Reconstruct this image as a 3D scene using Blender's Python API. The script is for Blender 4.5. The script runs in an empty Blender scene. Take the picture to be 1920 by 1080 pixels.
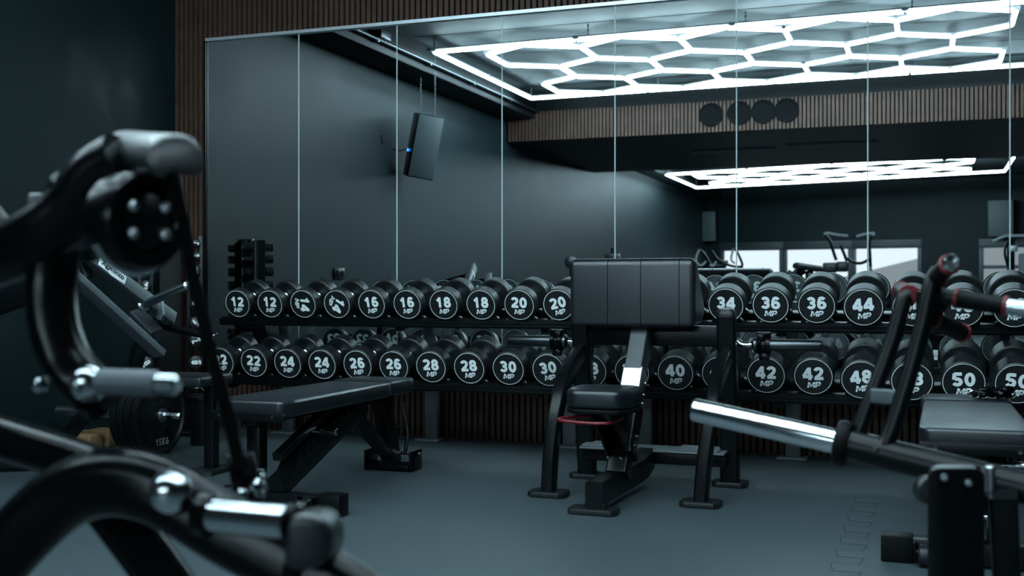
import bpy, bmesh, math, random
from mathutils import Vector, Matrix
random.seed(7)
scene = bpy.context.scene
col = scene.collection
V = Vector
R = math.radians

# ------------------------------------------------------------------ camera, world, exposure
FPX = 2118.0                       # focal length in pixels of a 1920 wide frame
YAW = R(20.2)
CAM = V((0.0, -5.6, 0.81))
cd = bpy.data.cameras.new('camera'); cam = bpy.data.objects.new('camera', cd); col.objects.link(cam)
cam.location = CAM; cam.rotation_euler = (R(90), 0, YAW)
cd.sensor_width = 36; cd.lens = FPX / 1920 * 36
cd.clip_start = 0.05; cd.clip_end = 200
cd.dof.use_dof = True; cd.dof.focus_distance = 4.75; cd.dof.aperture_fstop = 3.4
scene.camera = cam
scene.view_settings.view_transform = 'Standard'
try: scene.view_settings.look = 'None'
except Exception: pass
scene.view_settings.gamma = 1.0
scene.view_settings.use_curve_mapping = False
scene.view_settings.exposure = 0.06
scene.cycles.max_bounces = 10
scene.cycles.diffuse_bounces = 3
scene.cycles.glossy_bounces = 6
scene.cycles.sample_clamp_indirect = 4.0
scene.cycles.caustics_reflective = True
world = bpy.data.worlds.new('world'); scene.world = world; world.use_nodes = True
wn = world.node_tree.nodes; wn['Background'].inputs[0].default_value = (0.86, 0.95, 1.0, 1); wn['Background'].inputs[1].default_value = 1.1
LAMP = 46.0                        # strength of the light tubes

# ------------------------------------------------------------------ materials
def mat(name, color, rough=0.5, metal=0.0, spec=0.5, bump=0, bscale=200, emit=None, estr=0, noise=0, nscale=3, coat=0, rnoise=0, crough=.15):
    m = bpy.data.materials.new(name); m.use_nodes = True
    nt = m.node_tree; b = nt.nodes['Principled BSDF']
    b.inputs['Base Color'].default_value = (*color, 1)
    b.inputs['Roughness'].default_value = rough; b.inputs['Metallic'].default_value = metal
    b.inputs['Specular IOR Level'].default_value = spec
    if coat: b.inputs['Coat Weight'].default_value = coat; b.inputs['Coat Roughness'].default_value = crough
    tc = nt.nodes.new('ShaderNodeTexCoord')
    if emit: b.inputs['Emission Color'].default_value = (*emit, 1); b.inputs['Emission Strength'].default_value = estr
    if bump:
        n = nt.nodes.new('ShaderNodeTexNoise'); n.inputs['Scale'].default_value = bscale; n.inputs['Detail'].default_value = 3
        bp = nt.nodes.new('ShaderNodeBump'); bp.inputs['Strength'].default_value = bump; bp.inputs['Distance'].default_value = 0.002
        nt.links.new(tc.outputs['Object'], n.inputs['Vector']); nt.links.new(n.outputs['Fac'], bp.inputs['Height']); nt.links.new(bp.outputs['Normal'], b.inputs['Normal'])
    if noise:
        n = nt.nodes.new('ShaderNodeTexNoise'); n.inputs['Scale'].default_value = nscale; n.inputs['Detail'].default_value = 6; n.inputs['Roughness'].default_value = .65
        mx = nt.nodes.new('ShaderNodeMixRGB'); mx.blend_type = 'MIX'
        c = V(color)
        mx.inputs[1].default_value = (*(c * (1 - noise)), 1); mx.inputs[2].default_value = (*(c * (1 + noise)), 1)
        mr = nt.nodes.new('ShaderNodeMapRange'); mr.inputs[1].default_value = .3; mr.inputs[2].default_value = .7
        nt.links.new(tc.outputs['Object'], n.inputs['Vector']); nt.links.new(n.outputs['Fac'], mr.inputs[0]); nt.links.new(mr.outputs[0], mx.inputs[0]); nt.links.new(mx.outputs[0], b.inputs['Base Color'])
        if rnoise:
            m2 = nt.nodes.new('ShaderNodeMapRange'); m2.inputs[1].default_value = .3; m2.inputs[2].default_value = .7
            m2.inputs[3].default_value = rough - rnoise; m2.inputs[4].default_value = rough + rnoise
            nt.links.new(n.outputs['Fac'], m2.inputs[0]); nt.links.new(m2.outputs[0], b.inputs['Roughness'])
    return m
M = {}
M['wall'] = mat('dark_plaster', (.0078, .0155, .0175), .54, spec=.15, noise=.16, nscale=2.2, bump=.12, bscale=30, rnoise=.02)
M['ceil'] = mat('painted_concrete', (.031, .041, .044), .6, noise=.35, nscale=1.4, bump=.2, bscale=25)
M['soffit'] = mat('dark_soffit_paint', (.0035, .0055, .0068), .5, spec=.15)
M['floor'] = mat('rubber_floor', (.044, .064, .072), .50, spec=.7, noise=.35, nscale=170, bump=.5, bscale=420)
M['seam'] = mat('dark_joint', (.012, .016, .018), .8)
M['tooth'] = mat('rubber_floor_paler', (.052, .070, .077), .48, spec=.7, noise=.3, nscale=170, bump=.5, bscale=420)
M['wood'] = mat('brown_slat', (.054, .029, .020), .6, spec=.3, noise=.3, nscale=9)
M['felt'] = mat('black_felt', (.003, .0036, .004), .9, spec=.1)
M['metal'] = mat('black_powder_coat', (.0022, .0032, .0038), .30, spec=.24, bump=.15, bscale=600)
M['gloss'] = mat('black_gloss_coat', (.0012, .0018, .0024), .24, spec=.18)
M['grey'] = mat('grey_powder_coat', (.11, .13, .145), .45)
M['rubber'] = mat('black_rubber', (.0062, .0085, .0095), .42, spec=.42, bump=.2, bscale=300)
M['plate'] = mat('black_plate_rubber', (.0042, .0056, .0064), .42, spec=.3)
M['grey2'] = mat('dark_grey_coat', (.03,.037,.042), .42)
M['metal2'] = mat('charcoal_coat', (.06,.073,.08), .45)
M['leather'] = mat('black_leather', (.0035, .0070, .0095), .42, spec=.40, coat=.55, crough=.32, bump=.14, bscale=260)
M['foam'] = mat('black_foam', (.0020, .0027, .0031), .5, spec=.14)
M['chrome'] = mat('chrome', (.62, .67, .70), .15, metal=1)
M['steel'] = mat('brushed_steel', (.50, .54, .57), .30, metal=1)
M['darksteel'] = mat('dark_steel', (.10, .115, .125), .33, metal=1)
M['white'] = mat('white_print', (.84, .90, .91), .55)
M['red'] = mat('red_rubber', (.14, .005, .010), .4)
M['woodblock'] = mat('pine_block', (.26, .155, .07), .6, noise=.15, nscale=25)
M['tube'] = mat('light_tube', (.8, .8, .8), .5, emit=(.66, .90, 1.0), estr=LAMP)
M['clamp'] = mat('white_plastic', (.75, .8, .82), .5)
M['alu'] = mat('pale_aluminium', (.60, .66, .70), .38, metal=.6)
M['mirror'] = mat('mirror_glass', (.80, .87, .88), .0, metal=1)
M['edge'] = mat('ground_glass_edge', (.70, .80, .82), .25, spec=.8)
M['led'] = mat('blue_led', (.0, .05, .8), .4, emit=(.02, .2, 1.0), estr=6)
M['glass'] = mat('window_glass', (1, 1, 1), .0)
b = M['glass'].node_tree.nodes['Principled BSDF']; b.inputs['Transmission Weight'].default_value = 1; b.inputs['IOR'].default_value = 1.01
M['roof'] = mat('grey_roof', (.42, .43, .44), .8)
M['pale'] = mat('pale_grey_coat', (.20, .245, .27), .5)
M['tan'] = mat('tan_leather', (.45, .22, .09), .5)
M['yellow'] = mat('yellow_plastic', (.6, .6, .05), .5)

# ------------------------------------------------------------------ mesh helpers
def basis(n, up=None):
    n = V(n).normalized()
    up = V(up) if up is not None else V((0, 0, 1))
    if abs(n.dot(up.normalized())) > .97: up = V((0, 1, 0)) if abs(n.y) < .9 else V((1, 0, 0))
    x = up.cross(n).normalized(); y = n.cross(x).normalized()
    return x, y, n
def smooth_pts(pts, k=8):
    P = [V(p) for p in pts]
    if len(P) < 3: return P
    out = []
    for i in range(len(P) - 1):
        p0 = P[i - 1] if i else P[0] * 2 - P[1]; p1 = P[i]; p2 = P[i + 1]; p3 = P[i + 2] if i + 2 < len(P) else P[-1] * 2 - P[-2]
        for j in range(k):
            t = j / k
            out.append(.5 * ((2 * p1) + (-p0 + p2) * t + (2 * p0 - 5 * p1 + 4 * p2 - p3) * t * t + (-p0 + 3 * p1 - 3 * p2 + p3) * t ** 3))
    out.append(P[-1]); return out
def circ(r, n=16, ry=None):
    ry = ry or r
    return [(r * math.cos(2 * math.pi * i / n), ry * math.sin(2 * math.pi * i / n)) for i in range(n)]
def rrect(w, h, r, k=4):
    pts = []
    r = min(r, w / 2 * .999, h / 2 * .999)
    for cx, cy, a0 in ((w / 2 - r, h / 2 - r, 0), (-w / 2 + r, h / 2 - r, 90), (-w / 2 + r, -h / 2 + r, 180), (w / 2 - r, -h / 2 + r, 270)):
        for i in range(k + 1):
            a = R(a0 + 90 * i / k); pts.append((cx + r * math.cos(a), cy + r * math.sin(a)))
    return pts
class MB:
    """collects shapes into one mesh"""
    def __init__(s): s.bm = bmesh.new(); s.mi = 0
    def _f(s, vs):
        try: f = s.bm.faces.new(vs); f.material_index = s.mi; return f
        except ValueError: return None
    def box(s, c, size, rot=None, bevel=0, seg=2):
        m = Matrix.Translation(V(c))
        if rot is not None: m = m @ (rot.to_4x4() if isinstance(rot, Matrix) else Matrix.Rotation(rot, 4, 'Z'))
        t = bmesh.new(); bmesh.ops.create_cube(t, size=1)
        for v in t.verts: v.co = V((v.co.x * size[0], v.co.y * size[1], v.co.z * size[2]))
        if bevel: bmesh.ops.bevel(t, geom=list(t.edges), offset=bevel, segments=seg, profile=.5, affect='EDGES')
        s._merge(t, m); return s
    def _merge(s, t, m):
        mp = {}
        for v in t.verts: mp[v] = s.bm.verts.new(m @ v.co)
        for f in t.faces: s._f([mp[v] for v in f.verts])
        t.free()
    def sweep(s, pts, sec, up=None, caps=True, scale=None, k=8, smooth=True):
        P = smooth_pts(pts, k) if smooth else [V(p) for p in pts]
        n = len(P); rings = []
        T = []
        for i in range(n):
            a = P[max(0, i - 1)]; c = P[min(n - 1, i + 1)]; T.append((c - a).normalized())
        x, y, _ = basis(T[0], up)
        for i in range(n):
            if up is not None: x, y, _ = basis(T[i], up)
            else:
                x = (x - T[i] * x.dot(T[i])).normalized(); y = T[i].cross(x)
            sc = scale(i / (n - 1)) if scale else 1
            rings.append([s.bm.verts.new(P[i] + x * (u * sc) + y * (v * sc)) for u, v in sec])
        m = len(sec)
        for i in range(n - 1):
            for j in range(m): s._f([rings[i][j], rings[i][(j + 1) % m], rings[i + 1][(j + 1) % m], rings[i + 1][j]])
        if caps: s._f(rings[0][::-1]); s._f(rings[-1])
        return s
    def beam(s, a, b, w, h, up=None, r=.006): return s.sweep([a, b], rrect(w, h, r, 3), up=up if up is not None else (0, 0, 1), smooth=False)
    def tube(s, pts, r, n=16, smooth=True, k=8): return s.sweep(pts, circ(r, n), smooth=smooth, k=k)
    def lathe(s, p, axis, prof, n=32, up=None):
        """prof: list of (along, radius)"""
        x, y, z = basis(axis, up); p = V(p); rings = []
        for a, r in prof:
            if r < 1e-6: rings.append([s.bm.verts.new(p + z * a)])
            else: rings.append([s.bm.verts.new(p + z * a + x * (r * math.cos(2 * math.pi * i / n)) + y * (r * math.sin(2 * math.pi * i / n))) for i in range(n)])
        for q in range(len(rings) - 1):
            A, B = rings[q], rings[q + 1]
            for i in range(n):
                a0 = A[i % len(A)]; a1 = A[(i + 1) % len(A)]; b1 = B[(i + 1) % len(B)]; b0 = B[i % len(B)]
                vs = []
                for v in (a0, a1, b1, b0):
                    if v not in vs: vs.append(v)
                if len(vs) > 2: s._f(vs)
        if len(rings[0]) > 1: s._f(rings[0][::-1])
        if len(rings[-1]) > 1: s._f(rings[-1])
        return s
    def cyl(s, a, b, r, n=24, ch=0):
        a = V(a); b = V(b); L = (b - a).length
        pr = [(0, r), (L, r)] if not ch else [(0, r - ch), (ch, r), (L - ch, r), (L, r - ch)]
        return s.lathe(a, b - a, pr, n)
    def prism(s, outline, o, ux, uy, d, bevel=0, seg=2):
        """outline in the plane o + u*ux + v*uy, pushed along d"""
        t = bmesh.new(); o = V(o); ux = V(ux); uy = V(uy); d = V(d)
        vs = [t.verts.new(o + ux * u + uy * v) for u, v in outline]
        f = t.faces.new(vs); r = bmesh.ops.extrude_face_region(t, geom=[f])
        for v in r['geom']:
            if isinstance(v, bmesh.types.BMVert): v.co += d
        bmesh.ops.recalc_face_normals(t, faces=t.faces)
        if bevel:
            es = [e for e in t.edges if len(e.link_faces) == 2 and e.calc_face_angle(0) > R(60)]
            bmesh.ops.bevel(t, geom=es, offset=bevel, segments=seg, profile=.5, affect='EDGES')
        s._merge(t, Matrix.Identity(4)); return s
    def build(s, name, m, parent=None, tag=None, angle=40, loc=None):
        bmesh.ops.recalc_face_normals(s.bm, faces=s.bm.faces)
        for f in s.bm.faces: f.smooth = True
        for e in s.bm.edges:
            if len(e.link_faces) == 2 and e.calc_face_angle(0) > R(angle): e.smooth = False
        me = bpy.data.meshes.new(name); s.bm.to_mesh(me); s.bm.free()
        for x in (m if isinstance(m, (list, tuple)) else [m]): me.materials.append(x)
        o = bpy.data.objects.new(name, me); col.objects.link(o)
        if parent is not None:
            o.parent = parent
            if not parent.get('_local'): o.matrix_parent_inverse = Matrix.Translation(-V(parent.location)) if parent.parent is None else Matrix.Identity(4)
        if loc: o.location = loc
        return o
def tag(o, label, cat, group=None):
    o['label'] = label; o['category'] = cat
    if group: o['group'] = group
    return o
def thing(name, loc, label, cat, group=None):
    """an Empty at the thing's base; parts are built in world coordinates and parented to it"""
    o = bpy.data.objects.new(name, None); col.objects.link(o); o.location = loc; o.empty_display_size = .05
    return tag(o, label, cat, group)
def local(name, label, cat, group=None):
    """an Empty whose parts are built in its own coordinates, for things that get copied"""
    o = thing(name, (0, 0, 0), label, cat, group); return o
def struct(name, mb, m):
    o = mb.build(name, m); o['kind'] = 'structure'; return o
def copy_tree(o, parent=None):
    c = o.copy(); col.objects.link(c)
    if parent is not None: c.parent = parent
    for ch in list(o.children): copy_tree(ch, c)
    return c
def sub(o, parent):
    """hang an already world-built part under another part"""
    o.parent = parent; o.matrix_parent_inverse = Matrix.Identity(4); return o
def ray(px, py):
    a = (px - 960) / FPX; b = (540 - py) / FPX; c, s = math.cos(YAW), math.sin(YAW)
    return V((-s + a * c, c + a * s, b))
def W(px, py, d): return CAM + ray(px, py) * d            # a point at depth d in front of the camera
def onz(px, py, z): r = ray(px, py); return CAM + r * ((z - CAM.z) / r.z)
def ony(px, py, y): r = ray(px, py); return CAM + r * ((y - CAM.y) / r.y)
def mir(p): return V((p.x, -p.y, p.z))                    # a place seen in the mirror, brought back into the room

# ------------------------------------------------------------------ block lettering
def arc(cx, cy, rx, ry, a0, a1, n=10):
    return [(cx + rx * math.cos(R(a0 + (a1 - a0) * i / n)), cy + ry * math.sin(R(a0 + (a1 - a0) * i / n))) for i in range(n + 1)]
GL = {
 '0': [arc(.3, .5, .19, .385, 0, 360, 24)],
 '1': [[(.34, 0), (.34, 1)], [(.34, .80), (.10, .66)]],
 '2': [arc(.3, .69, .19, .2, 170, -20, 10) + [(.40, .45), (.12, .16)], [(.03, .11), (.57, .11)]],
 '3': [arc(.29, .69, .18, .195, 160, -80, 10), arc(.29, .31, .19, .205, 85, -160, 12), [(.22, .51), (.36, .51)]],
 '4': [[(.42, 0), (.42, 1)], [(.40, .93), (.05, .30)], [(.0, .28), (.60, .28)]],
 '5': [[(.54, .9), (.14, .9)], [(.15, .95), (.11, .48)], arc(.28, .32, .2, .215, 130, -155, 14)],
 '6': [arc(.3, .32, .19, .215, 0, 360, 20), arc(.3, .6, .2, .3, 35, 120, 6) + [(.12, .6), (.11, .33)]],
 '7': [[(.04, .9), (.54, .9)], [(.48, .86), (.30, .45), (.23, 0)]],
 '8': [arc(.3, .71, .165, .19, 0, 360, 20), arc(.3, .3, .195, .2, 0, 360, 20)],
 '9': [arc(.3, .68, .19, .215, 0, 360, 20), arc(.3, .4, .2, .3, 215, 300, 6) + [(.48, .4), (.49, .67)]],
 'M': [[(.06, 0), (.06, 1)], [(.10, .92), (.41, .28), (.72, .92)], [(.76, 0), (.76, 1)]],
 'P': [[(.1, 0), (.1, 1)], [(.1, .9), (.42, .9)] + arc(.42, .66, .14, .24, 90, -90, 6) + [(.1, .42)]],
 'K': [[(.1, 0), (.1, 1)], [(.12, .42), (.5, 1)], [(.2, .55), (.54, 0)]],
 'G': [arc(.32, .5, .22, .39, 45, 330, 14), [(.32, .44), (.56, .44), (.56, .08)]],
}
def ribbon(mb, pts, w, fn):
    n = len(pts); L = []; Rr = []
    closed = (V(pts[0]) - V(pts[-1])).length < 1e-4
    for i in range(n):
        p = V(pts[i])
        if closed: a = V(pts[(i - 1) % (n - 1)]) ; c = V(pts[(i + 1) % (n - 1)] if i < n - 1 else pts[1])
        else: a = V(pts[max(0, i - 1)]); c = V(pts[min(n - 1, i + 1)])
        d1 = (p - a).normalized() if (p - a).length > 0 else (c - p).normalized(); d2 = (c - p).normalized() if (c - p).length > 0 else d1
        t = (d1 + d2).normalized(); nn = V((-t.y, t.x)); d = V((-d1.y, d1.x))
        k = min(1.6, 1 / max(.3, nn.dot(d)))
        L.append(mb.bm.verts.new(fn(p + nn * (w / 2 * k)))); Rr.append(mb.bm.verts.new(fn(p - nn * (w / 2 * k))))
    for i in range(n - 1): mb._f([L[i], Rr[i], Rr[i + 1], L[i + 1]])
def write(mb, text, fn, size, x0, y0, w=.22, skew=0, adv=.64, wide=1.0):
    """text laid out centred on x0, baseline y0, through fn((u, v))"""
    wd = lambda ch: (.92 if ch == 'M' else adv) * wide
    x = x0 - (sum(wd(ch) for ch in text) - .06 * wide) * size / 2; k = 0
    nv = (fn((size, 0)) - fn((0, 0))).cross(fn((0, size)) - fn((0, 0))).normalized()
    for ch in text:
        for st in GL[ch]:
            ribbon(mb, [(x + (u * wide + skew * v) * size, y0 + v * size) for u, v in st], w * size, lambda p: fn(p) + nv * (.00004 * k)); k += 1
        x += wd(ch) * size

# ------------------------------------------------------------------ room shell
XL, XR, YB, ZC = -4.2, 6.0, -17.2, 2.82
MIRB, MIRT = .285, 2.255
m = MB(); m.box(((XL + XR) / 2, YB / 2 - .5, -.05), (XR - XL + .6, -YB + 2.2, .1)); struct('floor', m, M['floor'])
def ceiling():
    m = MB(); m.box(((XL + XR) / 2, YB / 2 - .5, ZC + .07), (XR - XL + .6, -YB + 2.2, .1))
    ys = [0.1]; y = -.0 - .0
    edges = [0.05] + [-.87 - .88 * i for i in range(19)]
    for i in range(len(edges) - 1):
        y0, y1 = edges[i], edges[i + 1]
        m.box(((XL + XR) / 2, (y0 + y1) / 2, ZC + .012), (XR - XL, y0 - y1 - .012, .024), bevel=.004, seg=1)
    return m
struct('ceiling', ceiling(), M['ceil'])
m = MB(); m.box((XL - .06, YB / 2 - .4, ZC / 2), (.12, -YB + 2, ZC + .04)); struct('wall_left', m, M['wall'])
m = MB(); m.box((XR + .06, YB / 2 - .4, ZC / 2), (.12, -YB + 2, ZC + .04)); struct('wall_right', m, M['wall'])
m = MB(); m.box(((XL + XR) / 2, .10, ZC / 2), (XR - XL + .24, .12, ZC + .04)); struct('wall_front', m, M['felt'])

# wood slats on the mirror wall: above, left of and below the mirrors
def slats(x0, x1, y, z0, z1, pitch, w, d, face=-1):
    m = MB(); n = int((x1 - x0) / pitch)
    m.mi = 1; m.box(((x0 + x1) / 2, y, (z0 + z1) / 2), (x1 - x0, .012, z1 - z0)); m.mi = 0
    for i in range(n):
        m.box((x0 + (i + .5) * pitch, y + face * (.006 + d / 2), (z0 + z1) / 2), (w, d, z1 - z0), bevel=.001, seg=1)
    return m
MX0 = -3.965
struct('trim_1', slats(XL, XR, .031, MIRT + .018, ZC, .0335, .0225, .020), [M['wood'], M['felt']])
struct('trim_2', slats(XL, XR, .031, .0, MIRB - .012, .0335, .0225, .020), [M['wood'], M['felt']])
struct('trim_3', slats(XL, MX0 - .01, .031, MIRB - .012, MIRT + .018, .0335, .0225, .020), [M['wood'], M['felt']])
m = MB(); m.box(((MX0 + XR) / 2, -.004, MIRT + .009), (XR - MX0, .034, .012), bevel=.002); m.box(((MX0 + XR) / 2, -.02, MIRT + .006), (XR - MX0, .003, .018)); struct('trim_4', m, M['alu'])
m = MB(); m.box((MX0 - .004, .0, (MIRB + MIRT) / 2), (.006, .03, MIRT - MIRB)); struct('trim_5', m, M['metal'])
m = MB(); m.box(((MX0 + XR) / 2, .0, MIRB - .006), (XR - MX0, .03, .010)); struct('trim_6', m, M['metal'])
# mirror panels
PW = .6165
k = 0; x = MX0
ords = ['first', 'second', 'third', 'fourth', 'fifth', 'sixth', 'seventh', 'eighth', 'ninth', 'tenth']
while k < 9:
    x1 = x + PW
    t = bmesh.new()
    m = MB(); y = .002; e = .0032; zb, zt = MIRB, MIRT
    def P_(u, v, d): return m.bm.verts.new((u, d, v))
    a = [P_(x + e, zb + e, y - .004), P_(x1 - e, zb + e, y - .004), P_(x1 - e, zt - e, y - .004), P_(x + e, zt - e, y - .004)]
    c = [P_(x + .0006, zb, y - .0012), P_(x1 - .0006, zb, y - .0012), P_(x1 - .0006, zt, y - .0012), P_(x + .0006, zt, y - .0012)]
    d = [P_(x + .0006, zb, y + .004), P_(x1 - .0006, zb, y + .004), P_(x1 - .0006, zt, y + .004), P_(x + .0006, zt, y + .004)]
    m._f(a); m.mi = 1
    for q in range(4): m._f([a[q], a[(q + 1) % 4], c[(q + 1) % 4], c[q]]); m._f([c[q], c[(q + 1) % 4], d[(q + 1) % 4], d[q]])
    m._f(d[::-1])
    o = m.build('mirror_panel', [M['mirror'], M['edge']], angle=1)
    tag(o, 'tall frameless wall mirror panel, %s from the left end of the mirror wall' % ords[k], 'mirror', 'mirror panels on the slatted wall')
    x = x1; k += 1
# left wall ceiling beam and its pipe
m = MB(); m.box((XL + .16, YB / 2, 2.71), (.32, -YB - .1, .24), bevel=.006); struct('trim_7', m, M['soffit'])
m = MB(); m.tube([(XL + .36, -.3, 2.66), (XL + .36, -17, 2.66)], .014, 10, smooth=False)
for i in range(16):
    yy = -1 - i * .95; m.box((XL + .345, yy, 2.66), (.05, .03, .04), bevel=.004)
m.box((XL + .36, -2.0, 2.70), (.09, .16, .06), bevel=.006)
tag(m.build('cable_conduit', M['darksteel']), 'thin dark conduit pipe running along the ceiling beam by left wall', 'pipe')
# soffit box with slatted front, round air outlets
m = MB(); m.box(((XL + XR) / 2, -7.35, 2.585), (XR - XL - .02, 3.35, .45)); struct('trim_8', m, M['soffit'])
struct('trim_9', slats(XL + .02, XR, -5.66, 2.36, 2.665, .0385, .025, .020, face=1), [M['wood'], M['felt']])
for i, px in enumerate((1333, 1386, 1431, 1475)):
    p = mir(ony(px, 215 - .06 * (px - 1333), 5.62))
    m = MB(); m.lathe((p.x, -5.635, p.z), (0, 1, 0), [(0, .118), (.02, .118), (.022, .112), (.012, .10), (.008, .07), (.016, .05), (.018, 0)], 32)
    tag(m.build('air_outlet', M['felt']), 'round black air outlet in the slatted bulkhead, %s of four from the left' % ords[i], 'vent', 'round outlets in the slatted bulkhead')
for i, px in enumerate((1375, 1560)):
    p = mir(onz(px, 281 - 12 * i, 2.36))
    m = MB(); m.box((p.x, p.y, 2.352), (.95, .16, .014), bevel=.003)
    for q in range(5): m.box((p.x, p.y - .06 + q * .03, 2.342), (.92, .008, .008))
    tag(m.build('ceiling_grille', M['grey']), 'long grey grille under the bulkhead, %s one in the mirror' % ('left' if i == 0 else 'right'), 'vent')

# back wall (turned a little), with a row of windows
BW = thing('wall_back', (XL, YB, 0), '', '')
bpy.data.objects.remove(BW)
TH = R(8.0)
def bw(u, z, d=0):       # u along the back wall from the left corner, d into the room
    return V((XL + u * math.cos(TH) - d * math.sin(TH), YB + u * math.sin(TH) + d * math.cos(TH), z))
def bbox(m, u0, u1, z0, z1, d0, d1, bev=0):
    c = (bw((u0 + u1) / 2, (z0 + z1) / 2, (d0 + d1) / 2)); m.box(c, (abs(u1 - u0), abs(d1 - d0), z1 - z0), rot=TH, bevel=bev)
def uat(px):             # where the sight line of a mirror pixel meets the back wall
    r = ray(px, 540); A = V((0, -5.6)) ; 
    # mirrored ray: y = 5.6 - t*r.y ; solve on the wall line
    # (x, y) = (t*r.x, 5.6 - t*r.y)
    ex, ey = math.cos(TH), math.sin(TH)
    # t*r.x = XL + u ex ; 5.6 - t*r.y = YB + u ey
    det = r.x * (-ey) - (-ex) * (-r.y)
    t = (XL * (-ey) - (-ex) * (YB - 5.6)) / det
    u = (t * r.x - XL) / ex
    return u, t
def zat(px, py): u, t = uat(px); return CAM.z + ray(px, py).z * t
WT = zat(1540, 452); WB = .72
wins = [(uat(1350)[0], uat(1468)[0]), (uat(1468)[0], uat(1597)[0]), (uat(1597)[0], uat(1728)[0])]
u3a, u3b = uat(1836)[0], uat(1836)[0] + .95
m = MB(); U0, U3 = wins[0][0], wins[2][1]
bbox(m, -.3, U0, 0, ZC, -.15, 0); bbox(m, U0, U3, 0, WB, -.15, 0); bbox(m, U0, U3, WT, ZC, -.15, 0); bbox(m, U3, u3a, 0, ZC, -.15, 0)
bbox(m, u3a, u3b, 0, WB - .1, -.15, 0); bbox(m, u3a, u3b, WT - .02, ZC, -.15, 0); bbox(m, u3b, 10.8, 0, ZC, -.15, 0)
struct('wall_back', m, M['wall'])
M['frame'] = mat('dark_window_frame', (.03, .04, .044), .45)
for i, (a, c_) in enumerate(wins + [(u3a, u3b)]):
    m = MB(); zt = WT if i < 3 else WT - .02; zb = WB if i < 3 else WB - .1; f = .07
    bbox(m, a, c_, zt - .16, zt, -.09, .015, .004); bbox(m, a, c_, zb, zb + f, -.09, .015, .004)
    bbox(m, a, a + f, zb + f, zt - .16, -.09, .015, .004); bbox(m, c_ - f, c_, zb + f, zt - .16, -.09, .015, .004)
    if i == 3: bbox(m, a + f, c_ - f, 1.16, 1.22, -.09, .0, .003)
    fr = struct('window_%d' % (i + 1), m, M['frame'])
    g = MB(); bbox(g, a + f, c_ - f, zb + f, zt - .16, -.055, -.045)
    o = g.build('pane', M['glass']); sub(o, fr)
    g = MB()
    for q in range(int((c_ - a) / .05)): bbox(g, a + .03 + q * .05, a + .055 + q * .05, zt - .06, zt - .045, .015, .019)
    o = g.build('vent_strip', M['felt']); sub(o, fr)
# neighbouring roof outside
p = bw(wins[2][1] + 2, 0, -14)
m = MB(); m.prism([(-8, 0), (8, 0), (8, 1.0), (3, 3.1), (1.5, 3.1), (-8, .75)], (p.x, p.y, 0), (math.cos(TH), math.sin(TH), 0), (0, 0, 1), (1.2, -6, 0))
tag(m.build('neighbour_building', M['roof']), 'pale grey building with sloping roof outside the third window', 'building')
m = MB(); m.box((0, -50, -.2), (120, 62, .1)); struct('ground', m, M['roof'])

# loudspeakers
def speaker(name, c, size, rz, tilt, label, chain_to=None, cable=None, roll=0):
    t = thing(name, (c[0], c[1], c[2]), label, 'loudspeaker')
    Rm = Matrix.Rotation(rz, 3, 'Z') @ Matrix.Rotation(tilt, 3, 'X') @ Matrix.Rotation(roll, 3, 'Y')
    w, d, h = size
    def X(p): return V(c) + Rm @ V(p)
    m = MB(); m.prism([(-w / 2, d / 2), (w / 2, d / 2), (w / 2 * .82, -d / 2), (-w / 2 * .82, -d / 2)], X((0, 0, -h / 2)), Rm @ V((1, 0, 0)), Rm @ V((0, 1, 0)), Rm @ V((0, 0, h)), bevel=.006)
    m.build('cabinet', M['metal'], t)
    m = MB(); m.box(X((0, d / 2 + .004, 0)), (w * .96, .008, h * .97), rot=Rm, bevel=.003); m.build('grille', M['grillem'], t)
    if chain_to:
        for s in (-1, 1):
            top = X((s * w * .28, 0, h / 2)); m = MB(); z = top.z; i = 0
            while z < chain_to:
                a = Matrix.Rotation(R(90) * (i % 2), 3, 'Z'); pts = [V((top.x, top.y, z + .012)) + a @ V((.006 * math.cos(q), 0, .013 * math.sin(q))) for q in [k * math.pi / 4 for k in range(9)]]
                m.tube(pts, .0018, 5, smooth=False); z += .021; i += 1
            m.build('chain', M['darksteel'], t)
    return t, X
M['grillem'] = mat('speaker_grille', (.075, .096, .104), .5, bump=.4, bscale=500)
sp, SX = speaker('hanging_speaker', (-3.985, -3.05, 2.0), (.225, .24, .53), R(-40), R(-10), 'black loudspeaker on two chains near left wall, seen in the mirror', chain_to=ZC, roll=R(8))
m = MB(); m.lathe(SX((-.108, -.02, -.05)), V((-1, .2, 0)), [(0, .012), (.006, .012), (.009, .006), (.009, 0)], 12); o = m.build('indicator_light', M['led'], sp); o['label'] = 'small glowing blue light'
a = SX((-.11, -.10, -.05)); m = MB(); m.tube([a, a + V((-.05, .08, -.02)), a + V((-.08, .2, .05)), V((XL + .01, -2.72, 2.0)), V((XL + .01, -2.70, 2.06))], .004, 8); m.build('cable', M['felt'], sp)
s2, X2 = speaker('wall_speaker', bw(uat(1335)[0], zat(1335, 425), .25), (.42, .3, .6), TH, R(-5), 'black loudspeaker high on the back wall, left of the windows in mirror')
m = MB(); q = bw(uat(1335)[0], zat(1335, 425), .06); m.box(q, (.1, .14, .1), rot=TH); m.build('bracket', M['metal'], s2)
s3, X3 = speaker('wall_speaker', bw(uat(1880)[0], zat(1880, 410), .25), (.42, .3, .65), TH, R(-5), 'black loudspeaker high on the back wall, above the fourth window')
m = MB(); q = bw(uat(1880)[0], zat(1880, 410), .06); m.box(q, (.1, .14, .1), rot=TH); m.build('bracket', M['metal'], s3)
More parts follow.
